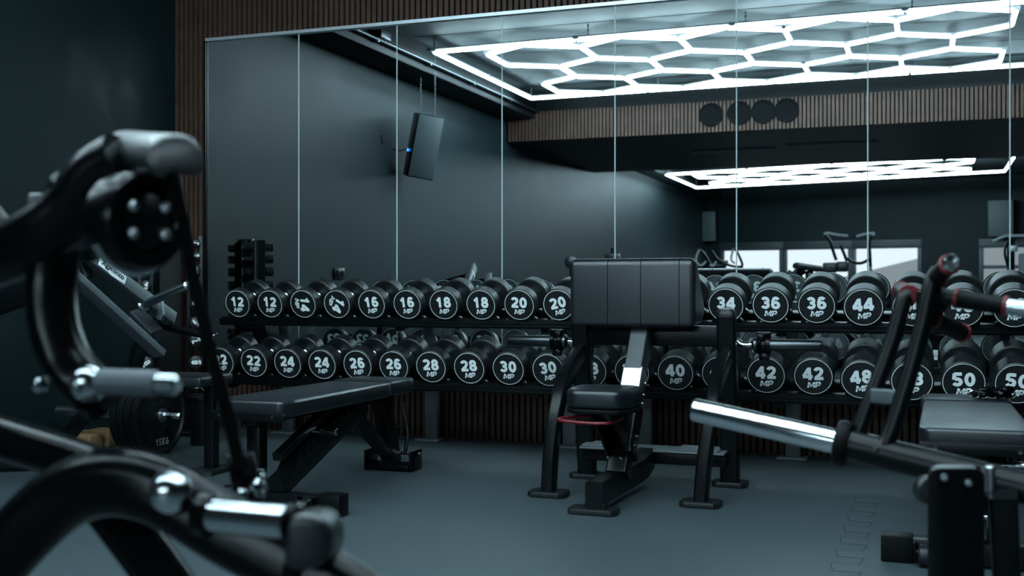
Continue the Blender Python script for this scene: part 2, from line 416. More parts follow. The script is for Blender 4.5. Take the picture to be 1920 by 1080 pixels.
# wall socket on left wall seen in the mirror
m = MB(); pz = .92; m.box((XL + .006, -.0 - 2.9 + .9, pz), (.012, .16, .085), bevel=.003)
m.mi = 1
for s in (-1, 1): m.lathe((XL + .012, -2.0 + s * .037, pz), (1, 0, 0), [(0, .024), (.002, .024), (.003, .02), (.0005, .019), (.0005, 0)], 20)
tag(m.build('wall_socket', [M['metal'], M['felt']]), 'black double power socket low on the left wall, seen in the mirror', 'socket')

# ------------------------------------------------------------------ hexagon ceiling lights
def hexlight(name, ox, oy, z, Lx, roll, label):
    """corner (ox, oy) is the frame corner nearest the mirrors on the left; the lamp runs to +x and away in -y"""
    t = thing(name, (ox, oy, z), label, 'ceiling light', 'hexagon tube lights')
    Wy = 2.36; a = .47; w = .785; x0 = .36
    lv = [0, .235, .705, .94, 1.41, 1.645, 2.115, Wy]
    lv = [0.02, .25, .715, .95, 1.42, 1.655, 2.11, 2.34]
    def G(x, y): return V((ox + x, oy - y, z + x * math.sin(roll)))
    segs = []
    frame = [(0, 0), (Lx, 0), (Lx, Wy), (0, Wy)]
    for i in range(4):
        p, q = frame[i], frame[(i + 1) % 4]; n = 4 if abs(p[0] - q[0]) > 1 else 2
        for j in range(n):
            f = lambda s: (p[0] + (q[0] - p[0]) * s, p[1] + (q[1] - p[1]) * s)
            segs.append((f(j / n), f((j + 1) / n)))
    for i in range(6):
        x = x0 + i * w
        segs.append(((x, lv[1]), (x, lv[2]))); segs.append(((x, lv[5]), (x, lv[6])))
        if i < 5:
            xm = x + w / 2
            segs += [((x, lv[1]), (xm, lv[0])), ((xm, lv[0]), (x + w, lv[1])), ((x, lv[2]), (xm, lv[3])), ((xm, lv[3]), (x + w, lv[2])), ((xm, lv[3]), (xm, lv[4])),
                     ((x, lv[5]), (xm, lv[4])), ((xm, lv[4]), (x + w, lv[5])), ((x, lv[6]), (xm, lv[7])), ((xm, lv[7]), (x + w, lv[6]))]
    nodes = {}
    for p, q in segs:
        P, Q = G(*p), G(*q); d = (Q - P).normalized()
        m = MB(); m.sweep([P + d * .012, Q - d * .012], circ(.0155, 8), smooth=False); m.build('light_tube', M['tube'], t)
        for s in (p, q): nodes[(round(s[0], 2), round(s[1], 2))] = s
    m = MB()
    for s in nodes.values():
        c = G(*s); m.box(c + V((0, 0, .016)), (.05, .05, .026), bevel=.004)
    m.build('connectors', M['clamp'], t)
    m = MB()
    for p, q in segs:
        P, Q = G(*p), G(*q); m.beam(P + V((0, 0, .021)), Q + V((0, 0, .021)), .036, .010, r=.002)
    m.build('housing', M['clamp'], t)
    for x, y in ((.0, 0), (Lx * .27, 0), (Lx * .52, 0), (Lx * .76, 0), (Lx, 0), (0, Wy), (Lx * .27, Wy), (Lx * .52, Wy), (Lx * .76, Wy), (Lx, Wy)):
        g = G(x, y); m = MB(); m.box(g + V((0, 0, .022)), (.12, .03, .012), bevel=.003); m.tube([g + V((0, 0, .02)), V((g.x, g.y, ZC))], .003, 6, smooth=False)
        i = 0; zz = g.z + .03
        while zz < ZC - .01:
            A = Matrix.Rotation(R(90) * (i % 2), 3, 'Z'); m.tube([V((g.x, g.y, zz)) + A @ V((.006 * math.cos(q), 0, .011 * math.sin(q))) for q in [k * math.pi / 3 for k in range(7)]], .0018, 4, smooth=False); zz += .018; i += 1
        m.build('hanging_chain', M['darksteel'], t)
hexlight('hexagon_light', -3.71, -2.68, 2.70, 4.75, R(.35), 'large white hexagon grid of light tubes, nearest the mirror wall')
hexlight('hexagon_light', -3.68, -11.1, 2.51, 4.80, R(1.3), 'white hexagon grid of light tubes in the back half of the room')

# ------------------------------------------------------------------ floor joint
jl = []
sx, sy, n = -.19, -1.15, 0
def floorjoint():
    m = MB(); a = MB(); p0 = onz(1612, 975, 0); L = .092
    x0 = p0.x; y = -1.05; i = 0; pts = []
    while y > -3.6:
        s = .045 if i % 2 else -.045; pts += [(x0 + s, y), (x0 + s * .75, y - L)]; 
        if i % 2 == 0: a.prism([(x0 - .034, y - L), (x0 - .045, y), (x0 + .045, y), (x0 + .034, y - L)], (0, 0, .0001), (1, 0, 0), (0, 1, 0), (0, 0, .0005))
        y -= L; i += 1
    for p, q in zip(pts, pts[1:]): m.beam((p[0], p[1], .0004), (q[0], q[1], .0004), .0022, .001)
    struct('trim_10', m, M['seam']); struct('trim_11', a, M['tooth'])
floorjoint()

# ------------------------------------------------------------------ dumbbells
def dumbbell_spec(w):
    r = .0775 + (w - 12) / 38 * .009; hl = .052 + (w - 12) / 38 * .052; return r, hl, .112
HEADS = {}
def head_mesh(w, rot):
    key = (w, round(rot))
    if key in HEADS: return HEADS[key]
    r, hl, g = dumbbell_spec(w)
    m = MB(); c = .005
    m.lathe((0, 0, 0), (0, 1, 0), [(0, 0), (0, r - .0075), (0, r - .006), (.001, r - c), (c * .8, r), (hl - c, r), (hl, r - c), (hl, r - .03), (hl - .004, r - .035), (hl - .004, 0)], 48, up=(0, 0, 1))
    # printed ring and number on the face (face looks along -y)
    m.mi = 1; ca, sa = math.cos(R(rot)), math.sin(R(rot)); D = 2 * (r - .0078)
    def fn(p): return V((p[0] * ca - p[1] * sa, -.0006, p[0] * sa + p[1] * ca))
    ribbon(m, arc(0, 0, D / 2, D / 2, 0, 360, 64), .0022, fn)
    write(m, str(w), fn, D * .365, D * .0, -D * .10, .25, adv=.66, wide=1.22)
    write(m, 'MP', lambda p: fn(p), D * .165, D * -.015, -D * .32, .27, skew=.25, adv=.66, wide=1.3)
    m.mi = 2
    def fn2(p): return V((p[0] * ca - p[1] * sa, -.0012, p[0] * sa + p[1] * ca))
    ribbon(m, [(-D * .20, -D * .236), (D * .20, -D * .236)], D * .012, fn2)
    o = m.build('head', [M['rubber'], M['white'], M['plate']]); me = o.data; bpy.data.objects.remove(o)
    HEADS[key] = me; return me
HAND = {}
def dumbbell(w, c, tilt, rot, label, group):
    """c = centre of the front face; axis runs back (+y) and up by tilt"""
    r, hl, g = dumbbell_spec(w)
    t = thing('dumbbell', c, label, 'dumbbell', group); t.rotation_euler = (tilt, 0, 0)
    h = bpy.data.objects.new('head', head_mesh(w, rot)); col.objects.link(h); h.parent = t
    h = bpy.data.objects.new('head', head_mesh(w, (rot * 1.7 + w * 3) % 23 - 11)); col.objects.link(h); h.parent = t
    h.location = (0, 2 * hl + g, 0); h.rotation_euler = (0, 0, math.pi)
    if w not in HAND:
        m = MB(); m.lathe((0, hl - .003, 0), (0, 1, 0), [(0, .019), (.014, .019), (.018, .0145), (.03, .0150), (g / 2 + .003, .0165), (g - .024, .0150), (g - .012, .0145), (g - .008, .019), (g + .006, .019)], 20)
        o = m.build('handle', M['steel']); HAND[w] = o.data; bpy.data.objects.remove(o)
    h = bpy.data.objects.new('handle', HAND[w]); col.objects.link(h); h.parent = t
    return t
TILT = R(15)
nrm = V((0, -math.sin(TILT), math.cos(TILT))); axd = V((0, math.cos(TILT), math.sin(TILT)))
upper = [12, 12, 14, 14, 16, 16, 18, 18, 20, 20, 32, 32, 34, 34, 36, 36, 44, 44, 46, 46]
lower = [22, 22, 24, 24, 26, 26, 28, 28, 30, 30, 38, 38, 40, 40, 42, 42, 48, 48, 50, 50]
urot = [-2, -3, -97, -124, 3, 2, 1, 0, -2, 12, 2, -3, 1, -2, -1, 1, 5, 0, -3, 2]
lrot = [5, -4, -2, -1, 3, -1, 0, 3, -1, 8, 0, 4, 1, -2, 1, 3, 6, -2, 1, -4]
DX, X0 = .1957, -3.387
tiers = []
for tier, ws, rots, yf, zf, nm in ((0, upper, urot, -.552, .728, 'upper'), (1, lower, lrot, -.700, .431, 'lower')):
    S = V((0, yf, zf)) - nrm * .079
    tiers.append((S, nm))
    for i, w in enumerate(ws):
        r, hl, g = dumbbell_spec(w)
        c = S + nrm * (r + .001); c.x = X0 + DX * i
        if w >= 44: c -= axd * .03
        rr = {-97: 'number lying on its side', -124: 'number turned nearly upside down'}.get(rots[i])
        lab = 'round black dumbbell marked %d on the %s tier, %s of that pair' % (w, nm, 'left' if i % 2 == 0 else 'right')
        if rr: lab = 'round black dumbbell marked 14 with its %s, %s tier' % (rr, nm)
        dumbbell(w, c, TILT, rots[i], lab, 'numbered dumbbells on the rack')

# racks
def rack(xa, xb, legs, label):
    t = thing('dumbbell_rack', ((xa + xb) / 2, -.3, 0), label, 'rack', 'two-tier dumbbell racks')
    ROT = Matrix.Rotation(TILT, 3, 'X')
    for (S, nm) in tiers:
        L = xb - xa; xc = (xa + xb) / 2
        m = MB()
        f = S + axd * .036; m.box(V((xc, f.y, f.z)) - nrm * .012, (L, .035, .022), rot=ROT, bevel=.003)   # front rail
        b_ = S + axd * .195; m.box(V((xc, b_.y, b_.z)) - nrm * .012, (L, .06, .022), rot=ROT, bevel=.003)
        f = S + axd * .005; m.box(V((xc, f.y, f.z)) - nrm * .022, (L, .006, .036), rot=ROT, bevel=.002)
        m.box(V((xc, S.y, S.z)) + axd * .12 - nrm * .03, (L, .24, .012), rot=ROT, bevel=.002)
        for i in range(10):
            x = X0 + DX * (i + (0 if xa < -3 else 10))
            for s in (-1, 1):
                for q in (.036, .195):
                    p = S + axd * q; m.box(V((x + s * .06, p.y, p.z)) + nrm * .004, (.012, .03, .022), rot=ROT @ Matrix.Rotation(-s * R(48), 3, 'Y'), bevel=.002)
        m.build('shelf', M['metal'], t)
        m = MB()
        for i in range(10):
            x = X0 + DX * (i + (0 if xa < -3 else 10)); p = S + axd * .06 - nrm * .042
            m.lathe(V((x + .05, p.y, p.z)), (0, 0, -1), [(0, .007), (.008, .007), (.01, .004), (.012, 0)], 8)
        m.build('bolts', M['darksteel'], t)
    for x in legs:
        m = MB(); y0 = -.09
        m.beam((x, y0, .01), (x, y0 - .0, .30), .075, .045, up=(0, 1, 0), r=.01)
        m.beam((x, y0, .28), (x, y0 - .06, .745), .06, .045, up=(0, 1, 0), r=.01)
        m.box((x, y0 - .02, .006), (.14, .12, .012), bevel=.004)
        lg = m.build('leg', M['grey'], t)
        m = MB()
        for (S, nm) in tiers:
            p = S + axd * .02 - nrm * .045; q = S + axd * .25 - nrm * .045; q.y = min(q.y + .1, y0 - .03)
            m.beam((x, p.y, p.z), (x, q.y, q.z), .04, .04, up=(0, 0, 1)); m.beam((x, q.y - .02, q.z), (x, y0, q.z - .06), .04, .04)
        m.build('shelf_arm', M['metal'], t)
    return t
rack(X0 - .13, X0 + DX * 9.5, (-3.36, -2.48, -1.71), 'black two-tier dumbbell rack on grey legs, left half, from 12 to 30')
rack(X0 + DX * 9.5 + .004, X0 + DX * 19 + .14, (-1.32, -.60, .30), 'black two-tier dumbbell rack on grey legs, right half, from 32 to 50')

# ------------------------------------------------------------------ small dumbbell tower in the corner
TC = V((-3.93, -.39, 0)); TA = R(37)      # the tower faces the room at an angle
TR = Matrix.Rotation(TA, 3, 'Z')
def T(p): return TC + TR @ V(p)
tw = thing('dumbbell_tower', TC, 'slim black tower holding small round dumbbells, in the corner by the mirrors', 'rack')
m = MB(); m.box(T((0, .03, .56)), (.12, .09, 1.06), rot=TR, bevel=.006); m.build('post', M['foam'], tw)
m = MB(); m.box(T((0, .0, .015)), (.30, .26, .03), rot=TR, bevel=.008); m.build('base', M['metal'], tw)
m = MB(); m.lathe(T((0, .02, 1.09)), (0, 0, 1), [(0, .05), (.012, .055), (.02, .05), (.02, 0)], 24); o = m.build('top_cap', M['chrome'], tw)
def small_db(c, w, r, rot, label, ln=.19):
    t = thing('small_dumbbell', c, label, 'dumbbell', 'small dumbbells on the corner tower'); t.rotation_euler = (0, 0, TA)
    for s in (0, 1):
        m = MB(); m.lathe((0, 0, 0), (0, 1, 0), [(0, 0), (0, r - .005), (.004, r), (.05, r), (.055, r - .006), (.055, 0)], 12, up=(0, 0, 1))
        m.mi = 1; ca, sa = math.cos(R(rot)), math.sin(R(rot))
        fn = lambda p: V((p[0] * ca - p[1] * sa, -.0006, p[0] * sa + p[1] * ca))
        write(m, str(w), fn, r * .9, 0, -r * .28, .24, adv=.66, wide=1.1); write(m, 'MP', fn, r * .36, 0, -r * .72, .26, skew=.2)
        o = m.build('head', [M['rubber'], M['white']]); o.parent = t
        if s: o.location = (0, ln, 0); o.rotation_euler = (0, 0, math.pi)
    m = MB(); m.cyl((0, .05, 0), (0, ln - .05, 0), .013, 14); o = m.build('handle', M['darksteel']); o.parent = t
zs = [1.056, .986, .909, .824, .72, .62, .521, .402, .29, .173]
rots = [75, 100, -3, 40, 60, 50, 115, 90, 20, 80]
for w in range(1, 11):
    r = .021 + .0022 * w
    for s in (1, -1):
        z = zs[w - 1]
        if s < 0 and w > 9: continue
        c = T(((.135 if s > 0 else -.125), -.10, z)); small_db(c, w, r, rots[w - 1] * s + 30 * (s < 0), 'small black dumbbell marked %d in the %s column of the corner tower' % (w, 'right' if s > 0 else 'left'))
for s in (-1, 1):
    for q in (-1, 1): m = MB(); m.box(T((s * .13 + q * .030, -.005, .60)), (.022, .07, 1.0), rot=TR, bevel=.003); m.build('holder_column', M['metal'], tw)
m = MB(); m.box(T((0, .02, .30)), (.15, .05, .06), rot=TR, bevel=.004); m.box(T((0, .02, .98)), (.15, .05, .06), rot=TR, bevel=.004); m.build('cross_plate', M['foam'], tw)

# ------------------------------------------------------------------ preacher curl bench
pb = thing('preacher_curl_bench', (-1.08, -1.3, 0), 'black preacher curl bench with tall arm pad and low seat in the middle', 'exercise bench')
for s, xf, xt in ((-1, -1.385, -1.365), (1, -.79, -.757)):
    m = MB(); m.sweep([(xf, -1.42, .02), (xf * .6 + xt * .4, -1.415, .18), (xt, -1.385, .33), (xt, -1.30, .43), (xt, -1.17, .50), (xt, -1.04, .55)], rrect(.066, .052, .012, 4), up=(1, 0, 0)); m.build('leg', M['metal'], pb)
    m = MB(); m.prism([(-.075, -.035), (-.055, -.055), (.055, -.055), (.075, -.035), (.075, .035), (.055, .055), (-.055, .055), (-.075, .035)], (xf, -1.42, 0), (1, 0, 0), (0, 1, 0), (0, 0, .022), bevel=.005); m.build('foot', M['rubber'], pb)
    xb = -1.365 if s < 0 else -.757; yb = -.955
    m = MB(); m.sweep([(xb, yb, .02), (xb - s * .0, yb - .05, .38), (xb, yb - .10, .70)], rrect(.062, .075, .012, 4), up=(1, 0, 0)); m.build('leg', M['metal'], pb)
    m = MB(); m.sweep([(xb, yb - .10, .695), (xb, yb - .102, .715), (xb, yb - .104, .728)], rrect(.066, .079, .02, 4), up=(1, 0, 0), scale=lambda t: 1 - .35 * t * t); m.build('post_cap', M['rubber'], pb)
    m = MB(); m.prism([(-.07, -.035), (-.05, -.055), (.05, -.055), (.07, -.035), (.07, .035), (.05, .055), (-.05, .055), (-.07, .035)], (xb, yb, 0), (1, 0, 0), (0, 1, 0), (0, 0, .022), bevel=.005); m.build('foot', M['rubber'], pb)
    # bar hook behind the post
    m = MB(); m.prism([(-.005, -.06), (.085, -.06), (.085, .035), (.07, .035), (.07, -.02), (.025, -.02), (-.005, .03)], (xb - .02, yb - .055, .573), (0, 1, 0), (0, 0, 1), (.04, 0, 0), bevel=.002); m.build('bar_hook', M['metal'], pb)
m = MB(); m.box((-1.06, -1.035, .615), (.56, .06, .085), bevel=.008); m.build('cross_beam', M['metal'], pb)
# arm pad: triangular section, long in x
def rounded(outline, r, k=5):
    out = []; n = len(outline)
    for i in range(n):
        p = V(outline[i]); a = V(outline[i - 1]); c = V(outline[(i + 1) % n]); rr = r[i] if isinstance(r, (list, tuple)) else r
        p1 = p + (a - p).normalized() * rr; p2 = p + (c - p).normalized() * rr
        for j in range(k + 1):
            t = j / k; out.append(tuple((1 - t) ** 2 * p1 + 2 * t * (1 - t) * p + t * t * p2))
    return out
prof = rounded([(-1.215, .927), (-1.155, .930), (-.975, .72), (-1.03, .665), (-1.215, .655)], [.03, .03, .03, .03, .02])
m = MB(); m.prism(prof, (-1.366, 0, 0), (0, 1, 0), (0, 0, 1), (.512, 0, 0), bevel=.024, seg=5); pad = m.build('arm_pad', M['leather'], pb, angle=50)
def hull(grow): 
    c = V((-1.11, .79)); return [tuple(c + (V(p) - c) * (1 + grow)) for p in prof]
for i, xs in enumerate((-1.205, -1.07, -.915)):
    m = MB(); q = hull(.004)
    m.sweep([(xs, p[0], p[1]) for p in q] + [(xs, q[0][0], q[0][1])], circ(.0016, 6), caps=False, smooth=False); sub(m.build('seam', M['foam']), pad)
m = MB(); m.box((-1.11, -1.09, .655), (.34, .16, .012), bevel=.002); m.build('pad_plate', M['metal'], pb)
# base beam, step and column
m = MB(); m.sweep([(-1.115, -1.725, .075), (-1.11, -1.5, .075), (-1.10, -1.3, .078), (-1.085, -1.16, .09), (-1.08, -1.07, .115)], rrect(.09, .065, .008, 3), up=(1, 0, 0)); m.build('base_beam', M['metal'], pb)
m = MB(); m.prism([(-.09, -.03), (-.075, -.05), (.075, -.05), (.09, -.03), (.09, .03), (.075, .05), (-.075, .05), (-.09, .03)], (-1.125, -1.69, 0), (1, 0, 0), (0, 1, 0), (0, 0, .022), bevel=.005); m.box((-1.115, -1.69, .032), (.075, .06, .024), bevel=.004); m.build('front_foot', M['rubber'], pb)
m = MB(); m.box((-1.06, -1.0, .115), (.60, .09, .055), bevel=.008); m.build('step_beam', M['metal'], pb)
m = MB(); m.box((-1.06, -1.02, .147), (.60, .15, .010), bevel=.003); st = m.build('foot_step', M['grey'], pb)
for xx in (-.87, -1.27):
    m = MB()
    for q in range(5): m.box((xx, -1.075 + q * .028, .156), (.17, .02, .008), bevel=.003)
    m.build('step_grip', M['grey'], pb)
c0 = V((-1.10, -1.45, .10)); c1 = V((-1.085, -1.12, .64)); cu = (c1 - c0)
m = MB(); m.beam(c0, c0 + cu * .13, .088, .080, up=(1, 0, 0), r=.008); m.build('column_stub', M['metal'], pb)
m = MB(); m.beam(c0 + cu * .13, c0 + cu * .16, .105, .105, up=(1, 0, 0), r=.012); m.beam(c0 + cu * .16, c0 + cu * .46, .104, .094, up=(1, 0, 0), r=.012); m.build('column_sleeve', M['metal'], pb)
m = MB(); m.beam(c0 + cu * .30, c0 + cu * .70, .092, .078, up=(1, 0, 0), r=.004); pl = m.build('slide_tube', M['steel'], pb); pl['label'] = 'bright steel sliding tube'
m = MB(); m.beam(c0 + cu * .69, c0 + cu * 1.02, .098, .070, up=(1, 0, 0), r=.006); m.build('upper_column', M['grey2'] if 'grey2' in M else M['metal'], pb)
nn_ = cu.normalized().cross(V((1, 0, 0))); nn_ = nn_ if nn_.y < 0 else -nn_
m = MB()
for f in (.48, .54, .62, .2, .26): m.lathe(c0 + cu * f + V((.047 if f > .3 else .048, 0, 0)), (1, 0, 0), [(0, .007), (.005, .007), (.008, .003), (.008, 0)], 10)
m.lathe(c0 + cu * .64 + nn_ * .037, nn_, [(0, .007), (.002, .007), (.003, .0)], 12); m.build('screws', M['chrome'], pb)
m = MB()
seat = rounded([(-.085, -.13), (.085, -.13), (.125, -.06), (.125, .10), (.08, .14), (-.08, .14), (-.125, .10), (-.125, -.06)], .025)
m.prism(seat, (-1.115, -1.60, .375), (1, 0, 0), (0, 1, 0), (0, 0, .072), bevel=.02, seg=4); m.build('seat', M['leather'], pb, angle=50)
m = MB(); m.prism([(u * 1.0, v * 1.0) for u, v in seat], (-1.115, -1.60, .36), (1, 0, 0), (0, 1, 0), (0, 0, .016), bevel=.003); m.build('seat_board', M['foam'], pb)
m = MB(); m.prism([(-1.70, .36), (-1.42, .36), (-1.335, .30), (-1.385, .16), (-1.44, .16), (-1.55, .26)], (-1.145, 0, 0), (0, 1, 0), (0, 0, 1), (.012, 0, 0), bevel=.002); m.prism([(-1.70, .36), (-1.42, .36), (-1.335, .30), (-1.385, .16), (-1.44, .16), (-1.55, .26)], (-1.072, 0, 0), (0, 1, 0), (0, 0, 1), (.012, 0, 0), bevel=.002)
m.box((-1.1, -1.42, .19), (.085, .012, .07), bevel=.003); m.build('seat_bracket', M['metal'], pb)
m = MB()
for s in (-1, 1): m.lathe((-1.1 + s * .024, -1.497, .175), (0, -1, .1), [(0, .009), (.008, .009), (.012, .005), (.012, 0)], 6)
m.build('bolts', M['chrome'], pb)
m = MB(); m.tube([(-1.055, -1.56, .33), (-1.06, -1.70, .33), (-1.075, -1.735, .33), (-1.13, -1.745, .33), (-1.20, -1.74, .332), (-1.245, -1.72, .334), (-1.25, -1.66, .334), (-1.16, -1.60, .34)], .0065, 10); o = m.build('release_lever', M['red'], pb); o['label'] = 'red bent rod lever'

# ------------------------------------------------------------------ curl bar on the hooks
bz, by = .580, -.955
by = -.955
eb = thing('curl_bar', (-1.06, by, bz), 'chrome zigzag curl bar with black sleeves resting on the preacher bench hooks', 'barbell')
m = MB(); xs = -1.06
m.tube([(xs - .40, by, bz), (xs - .345, by, bz), (xs - .30, by, bz + .035), (xs - .24, by, bz + .036), (xs - .16, by, bz + .005), (xs - .07, by, bz + .03), (xs + .07, by, bz + .03), (xs + .16, by, bz + .005), (xs + .24, by, bz + .036), (xs + .30, by, bz + .035), (xs + .345, by, bz), (xs + .40, by, bz)], .0135, 14, k=5); m.build('bar', M['chrome'], eb)
for s in (-1, 1):
    m = MB(); m.lathe((xs + s * .39, by, bz), (s, 0, 0), [(0, .018), (.01, .030), (.02, .030), (.024, .0245), (.27, .0245), (.275, .021), (.275, 0)], 28); m.build('sleeve', M['darksteel'], eb)
    m = MB(); m.lathe((xs + s * .415, by, bz), (s, 0, 0), [(0, .026), (0, .040), (.012, .044), (.016, .036), (.03, .036), (.034, .042), (.05, .040), (.05, .026)], 24)
    m.box((xs + s * .44, by - .01, bz + .045), (.055, .03, .016), bevel=.004); m.box((xs + s * .44, by, bz - .048), (.04, .034, .03), bevel=.006)
    m.box((xs + s * .43, by - .03, bz + .03), (.03, .02, .03), bevel=.005); m.build('collar', M['gloss'], eb)

# ------------------------------------------------------------------ adjustable benches
def bench(loc, label):
    t = thing('adjustable_bench', loc, label, 'exercise bench', 'adjustable benches')
    X, Y = loc[0], loc[1]
    def q(x, y, z): return V((X + x, Y + y, z))
    m = MB(); m.prism(rounded([(-.135, -.12), (.135, -.12), (.155, -.06), (.145, .715), (-.145, .715), (-.155, -.06)], .02), q(-.03, 0, .352), (1, 0, 0), (0, 1, 0), (0, 0, .060), bevel=.012, seg=3); bp = m.build('back_pad', M['leather'], t, angle=50)
    m = MB(); m.prism(rounded([(-.145, .728), (.145, .728), (.155, .9), (.13, .985), (-.13, .985), (-.155, .9)], .02), q(-.03, 0, .355), (1, 0, 0), (0, 1, 0), (0, 0, .060), bevel=.012, seg=3); m.build('seat_pad', M['leather'], t, angle=50)
    m = MB(); m.prism(rounded([(-.155, .340), (.155, .340), (.155, .374), (-.155, .374)], .016), q(-.03, -.132, 0), (1, 0, 0), (0, 0, 1), (0, .012, 0), bevel=.003); ep = m.build('end_plate', M['metal'], t)
    for s in (-1, 1): m = MB(); m.lathe(q(-.03 + s * .11, -.132, .357), (0, -1, 0), [(0, .007), (.002, .007), (.001, 0)], 10); m.build('plate_bolt', M['darksteel'], t)
    m = MB(); m.box(q(-.03, .30, .335), (.06, .82, .03), bevel=.004); m.box(q(-.03, .30, .349), (.22, .70, .008), bevel=.002); m.box(q(-.03, .85, .335), (.07, .24, .04), bevel=.004); m.build('pad_rail', M['metal'], t)
    m = MB(); m.box(q(0, 0, .040), (.54, .066, .066), bevel=.005); m.build('crossbar', M['metal'], t)
    for s in (-1, 1):
        m = MB(); m.box(q(s * .245, 0, .040), (.09, .072, .078), bevel=.004); m.build('bar_end', M['foam'], t)
        m = MB(); m.cyl(q(s * .145, -.058, .032), q(s * .185, -.058, .032), .032, 24, .004); w_ = m.build('wheel', M['rubber'], t)
        m = MB(); m.cyl(q(s * .14, -.058, .04), q(s * .19, -.058, .04), .011, 12); m.box(q(s * .195, -.045, .045), (.01, .05, .05), bevel=.004); m.box(q(s * .135, -.045, .045), (.01, .05, .05), bevel=.004); m.build('wheel_bracket', M['gloss'], t)
    m = MB(); m.box(q(-.055, -.02, .205), (.055, .055, .27), bevel=.005); m.build('front_post', M['metal'], t)
    m = MB(); m.beam(q(.03, -.03, .09), q(.03, .62, .33), .06, .075, r=.006); m.build('main_beam', M['metal'], t)
    # ladder with notches
    m = MB(); pts = [(0, 0)]; L = .50
    for i in range(8):
        u = .06 + i * .055; pts += [(u, .028), (u + .006, .052), (u + .03, .060), (u + .034, .052), (u + .018, .030)]
    pts += [(L, .03), (L, 0)]
    d = V((0, .65, .24)).normalized(); up_ = V((0, -.24, .65)).normalized()
    for xx in (-.012, .062):
        m.prism(pts, q(xx, .02, .12), d, up_, (.008, 0, 0))
    m.build('notch_ladder', M['metal'], t)
    m = MB(); m.beam(q(.03, -.02, .20), q(.03, .36, .345), .04, .03, r=.004); m.build('strut', M['metal'], t)
    m = MB(); m.cyl(q(-.05, .25, .262), q(.125, .25, .262), .014, 18, .003); m.build('adjuster_pin', M['chrome'], t); m = MB(); m.cyl(q(-.08, -.05, .155), q(.0, -.05, .155), .008, 12); m.cyl(q(-.055, -.048, .16), q(-.055, -.085, .16), .016, 18, .004); m.build('lock_pin', M['chrome'], t)
    m = MB(); m.beam(q(-.01, .99, .03), q(-.01, .88, .33), .085, .06, up=(1, 0, 0), r=.006); m.beam(q(-.01, .985, .05), q(.0, .58, .30), .05, .05, r=.005); m.build('rear_leg', M['metal'], t)
    m = MB(); m.box(q(-.01, 1.0, .015), (.20, .11, .03), bevel=.006); m.box(q(.10, 1.0, .045), (.012, .12, .09), bevel=.006); m.box(q(-.12, 1.0, .045), (.012, .12, .09), bevel=.006); m.build('rear_foot', M['gloss'], t)
    m = MB(); m.cyl(q(-.12, 1.03, .072), q(.11, 1.03, .072), .009, 14); m.build('lift_handle', M['chrome'], t)
    m = MB(); m.tube([q(.055, .96, .30), q(.075, .97, .18), q(.06, .98, .08)], .009, 10); m.cyl(q(.045, .93, .20), q(.08, .93, .20), .006, 8); m.cyl(q(.045, .94, .15), q(.08, .94, .15), .006, 8); m.build('gas_strut', M['darksteel'], t)
    return t
bench((-2.23, -2.05, 0), 'black adjustable flat bench standing left of the preacher bench')
bench((.16, -2.05, 0), 'black adjustable flat bench at the right edge, behind the steel lever arm')

# strap bundle lying on the right bench
sb = thing('cable_straps', (.22, -1.25, .415), 'tangle of black straps with metal rings lying on right bench end', 'straps')
m = MB(); rr = random.Random(3)
for i in range(5):
    pts = [V((.215 + rr.uniform(-.06, .07), -1.24 + rr.uniform(-.05, .05), .424 + rr.uniform(0, .028))) for _ in range(6)]
    m.sweep(pts, rrect(.022, .005, .002, 2))
for i in range(2): m.cyl((.17 + .06 * i, -1.27, .432), (.22 + .05 * i, -1.24, .434), .012, 14)
m.build('strap', M['gloss'], sb)
for i in range(5):
    m = MB(); c = V((.155 + i * .03, -1.28 + .01 * i, .434)); m.tube([c + V((.016 * math.cos(a), .004 * math.sin(a * 2), .014 * math.sin(a))) for a in [k * math.pi / 6 for k in range(13)]], .0028, 6, smooth=False); m.build('ring', M['chrome'], sb)

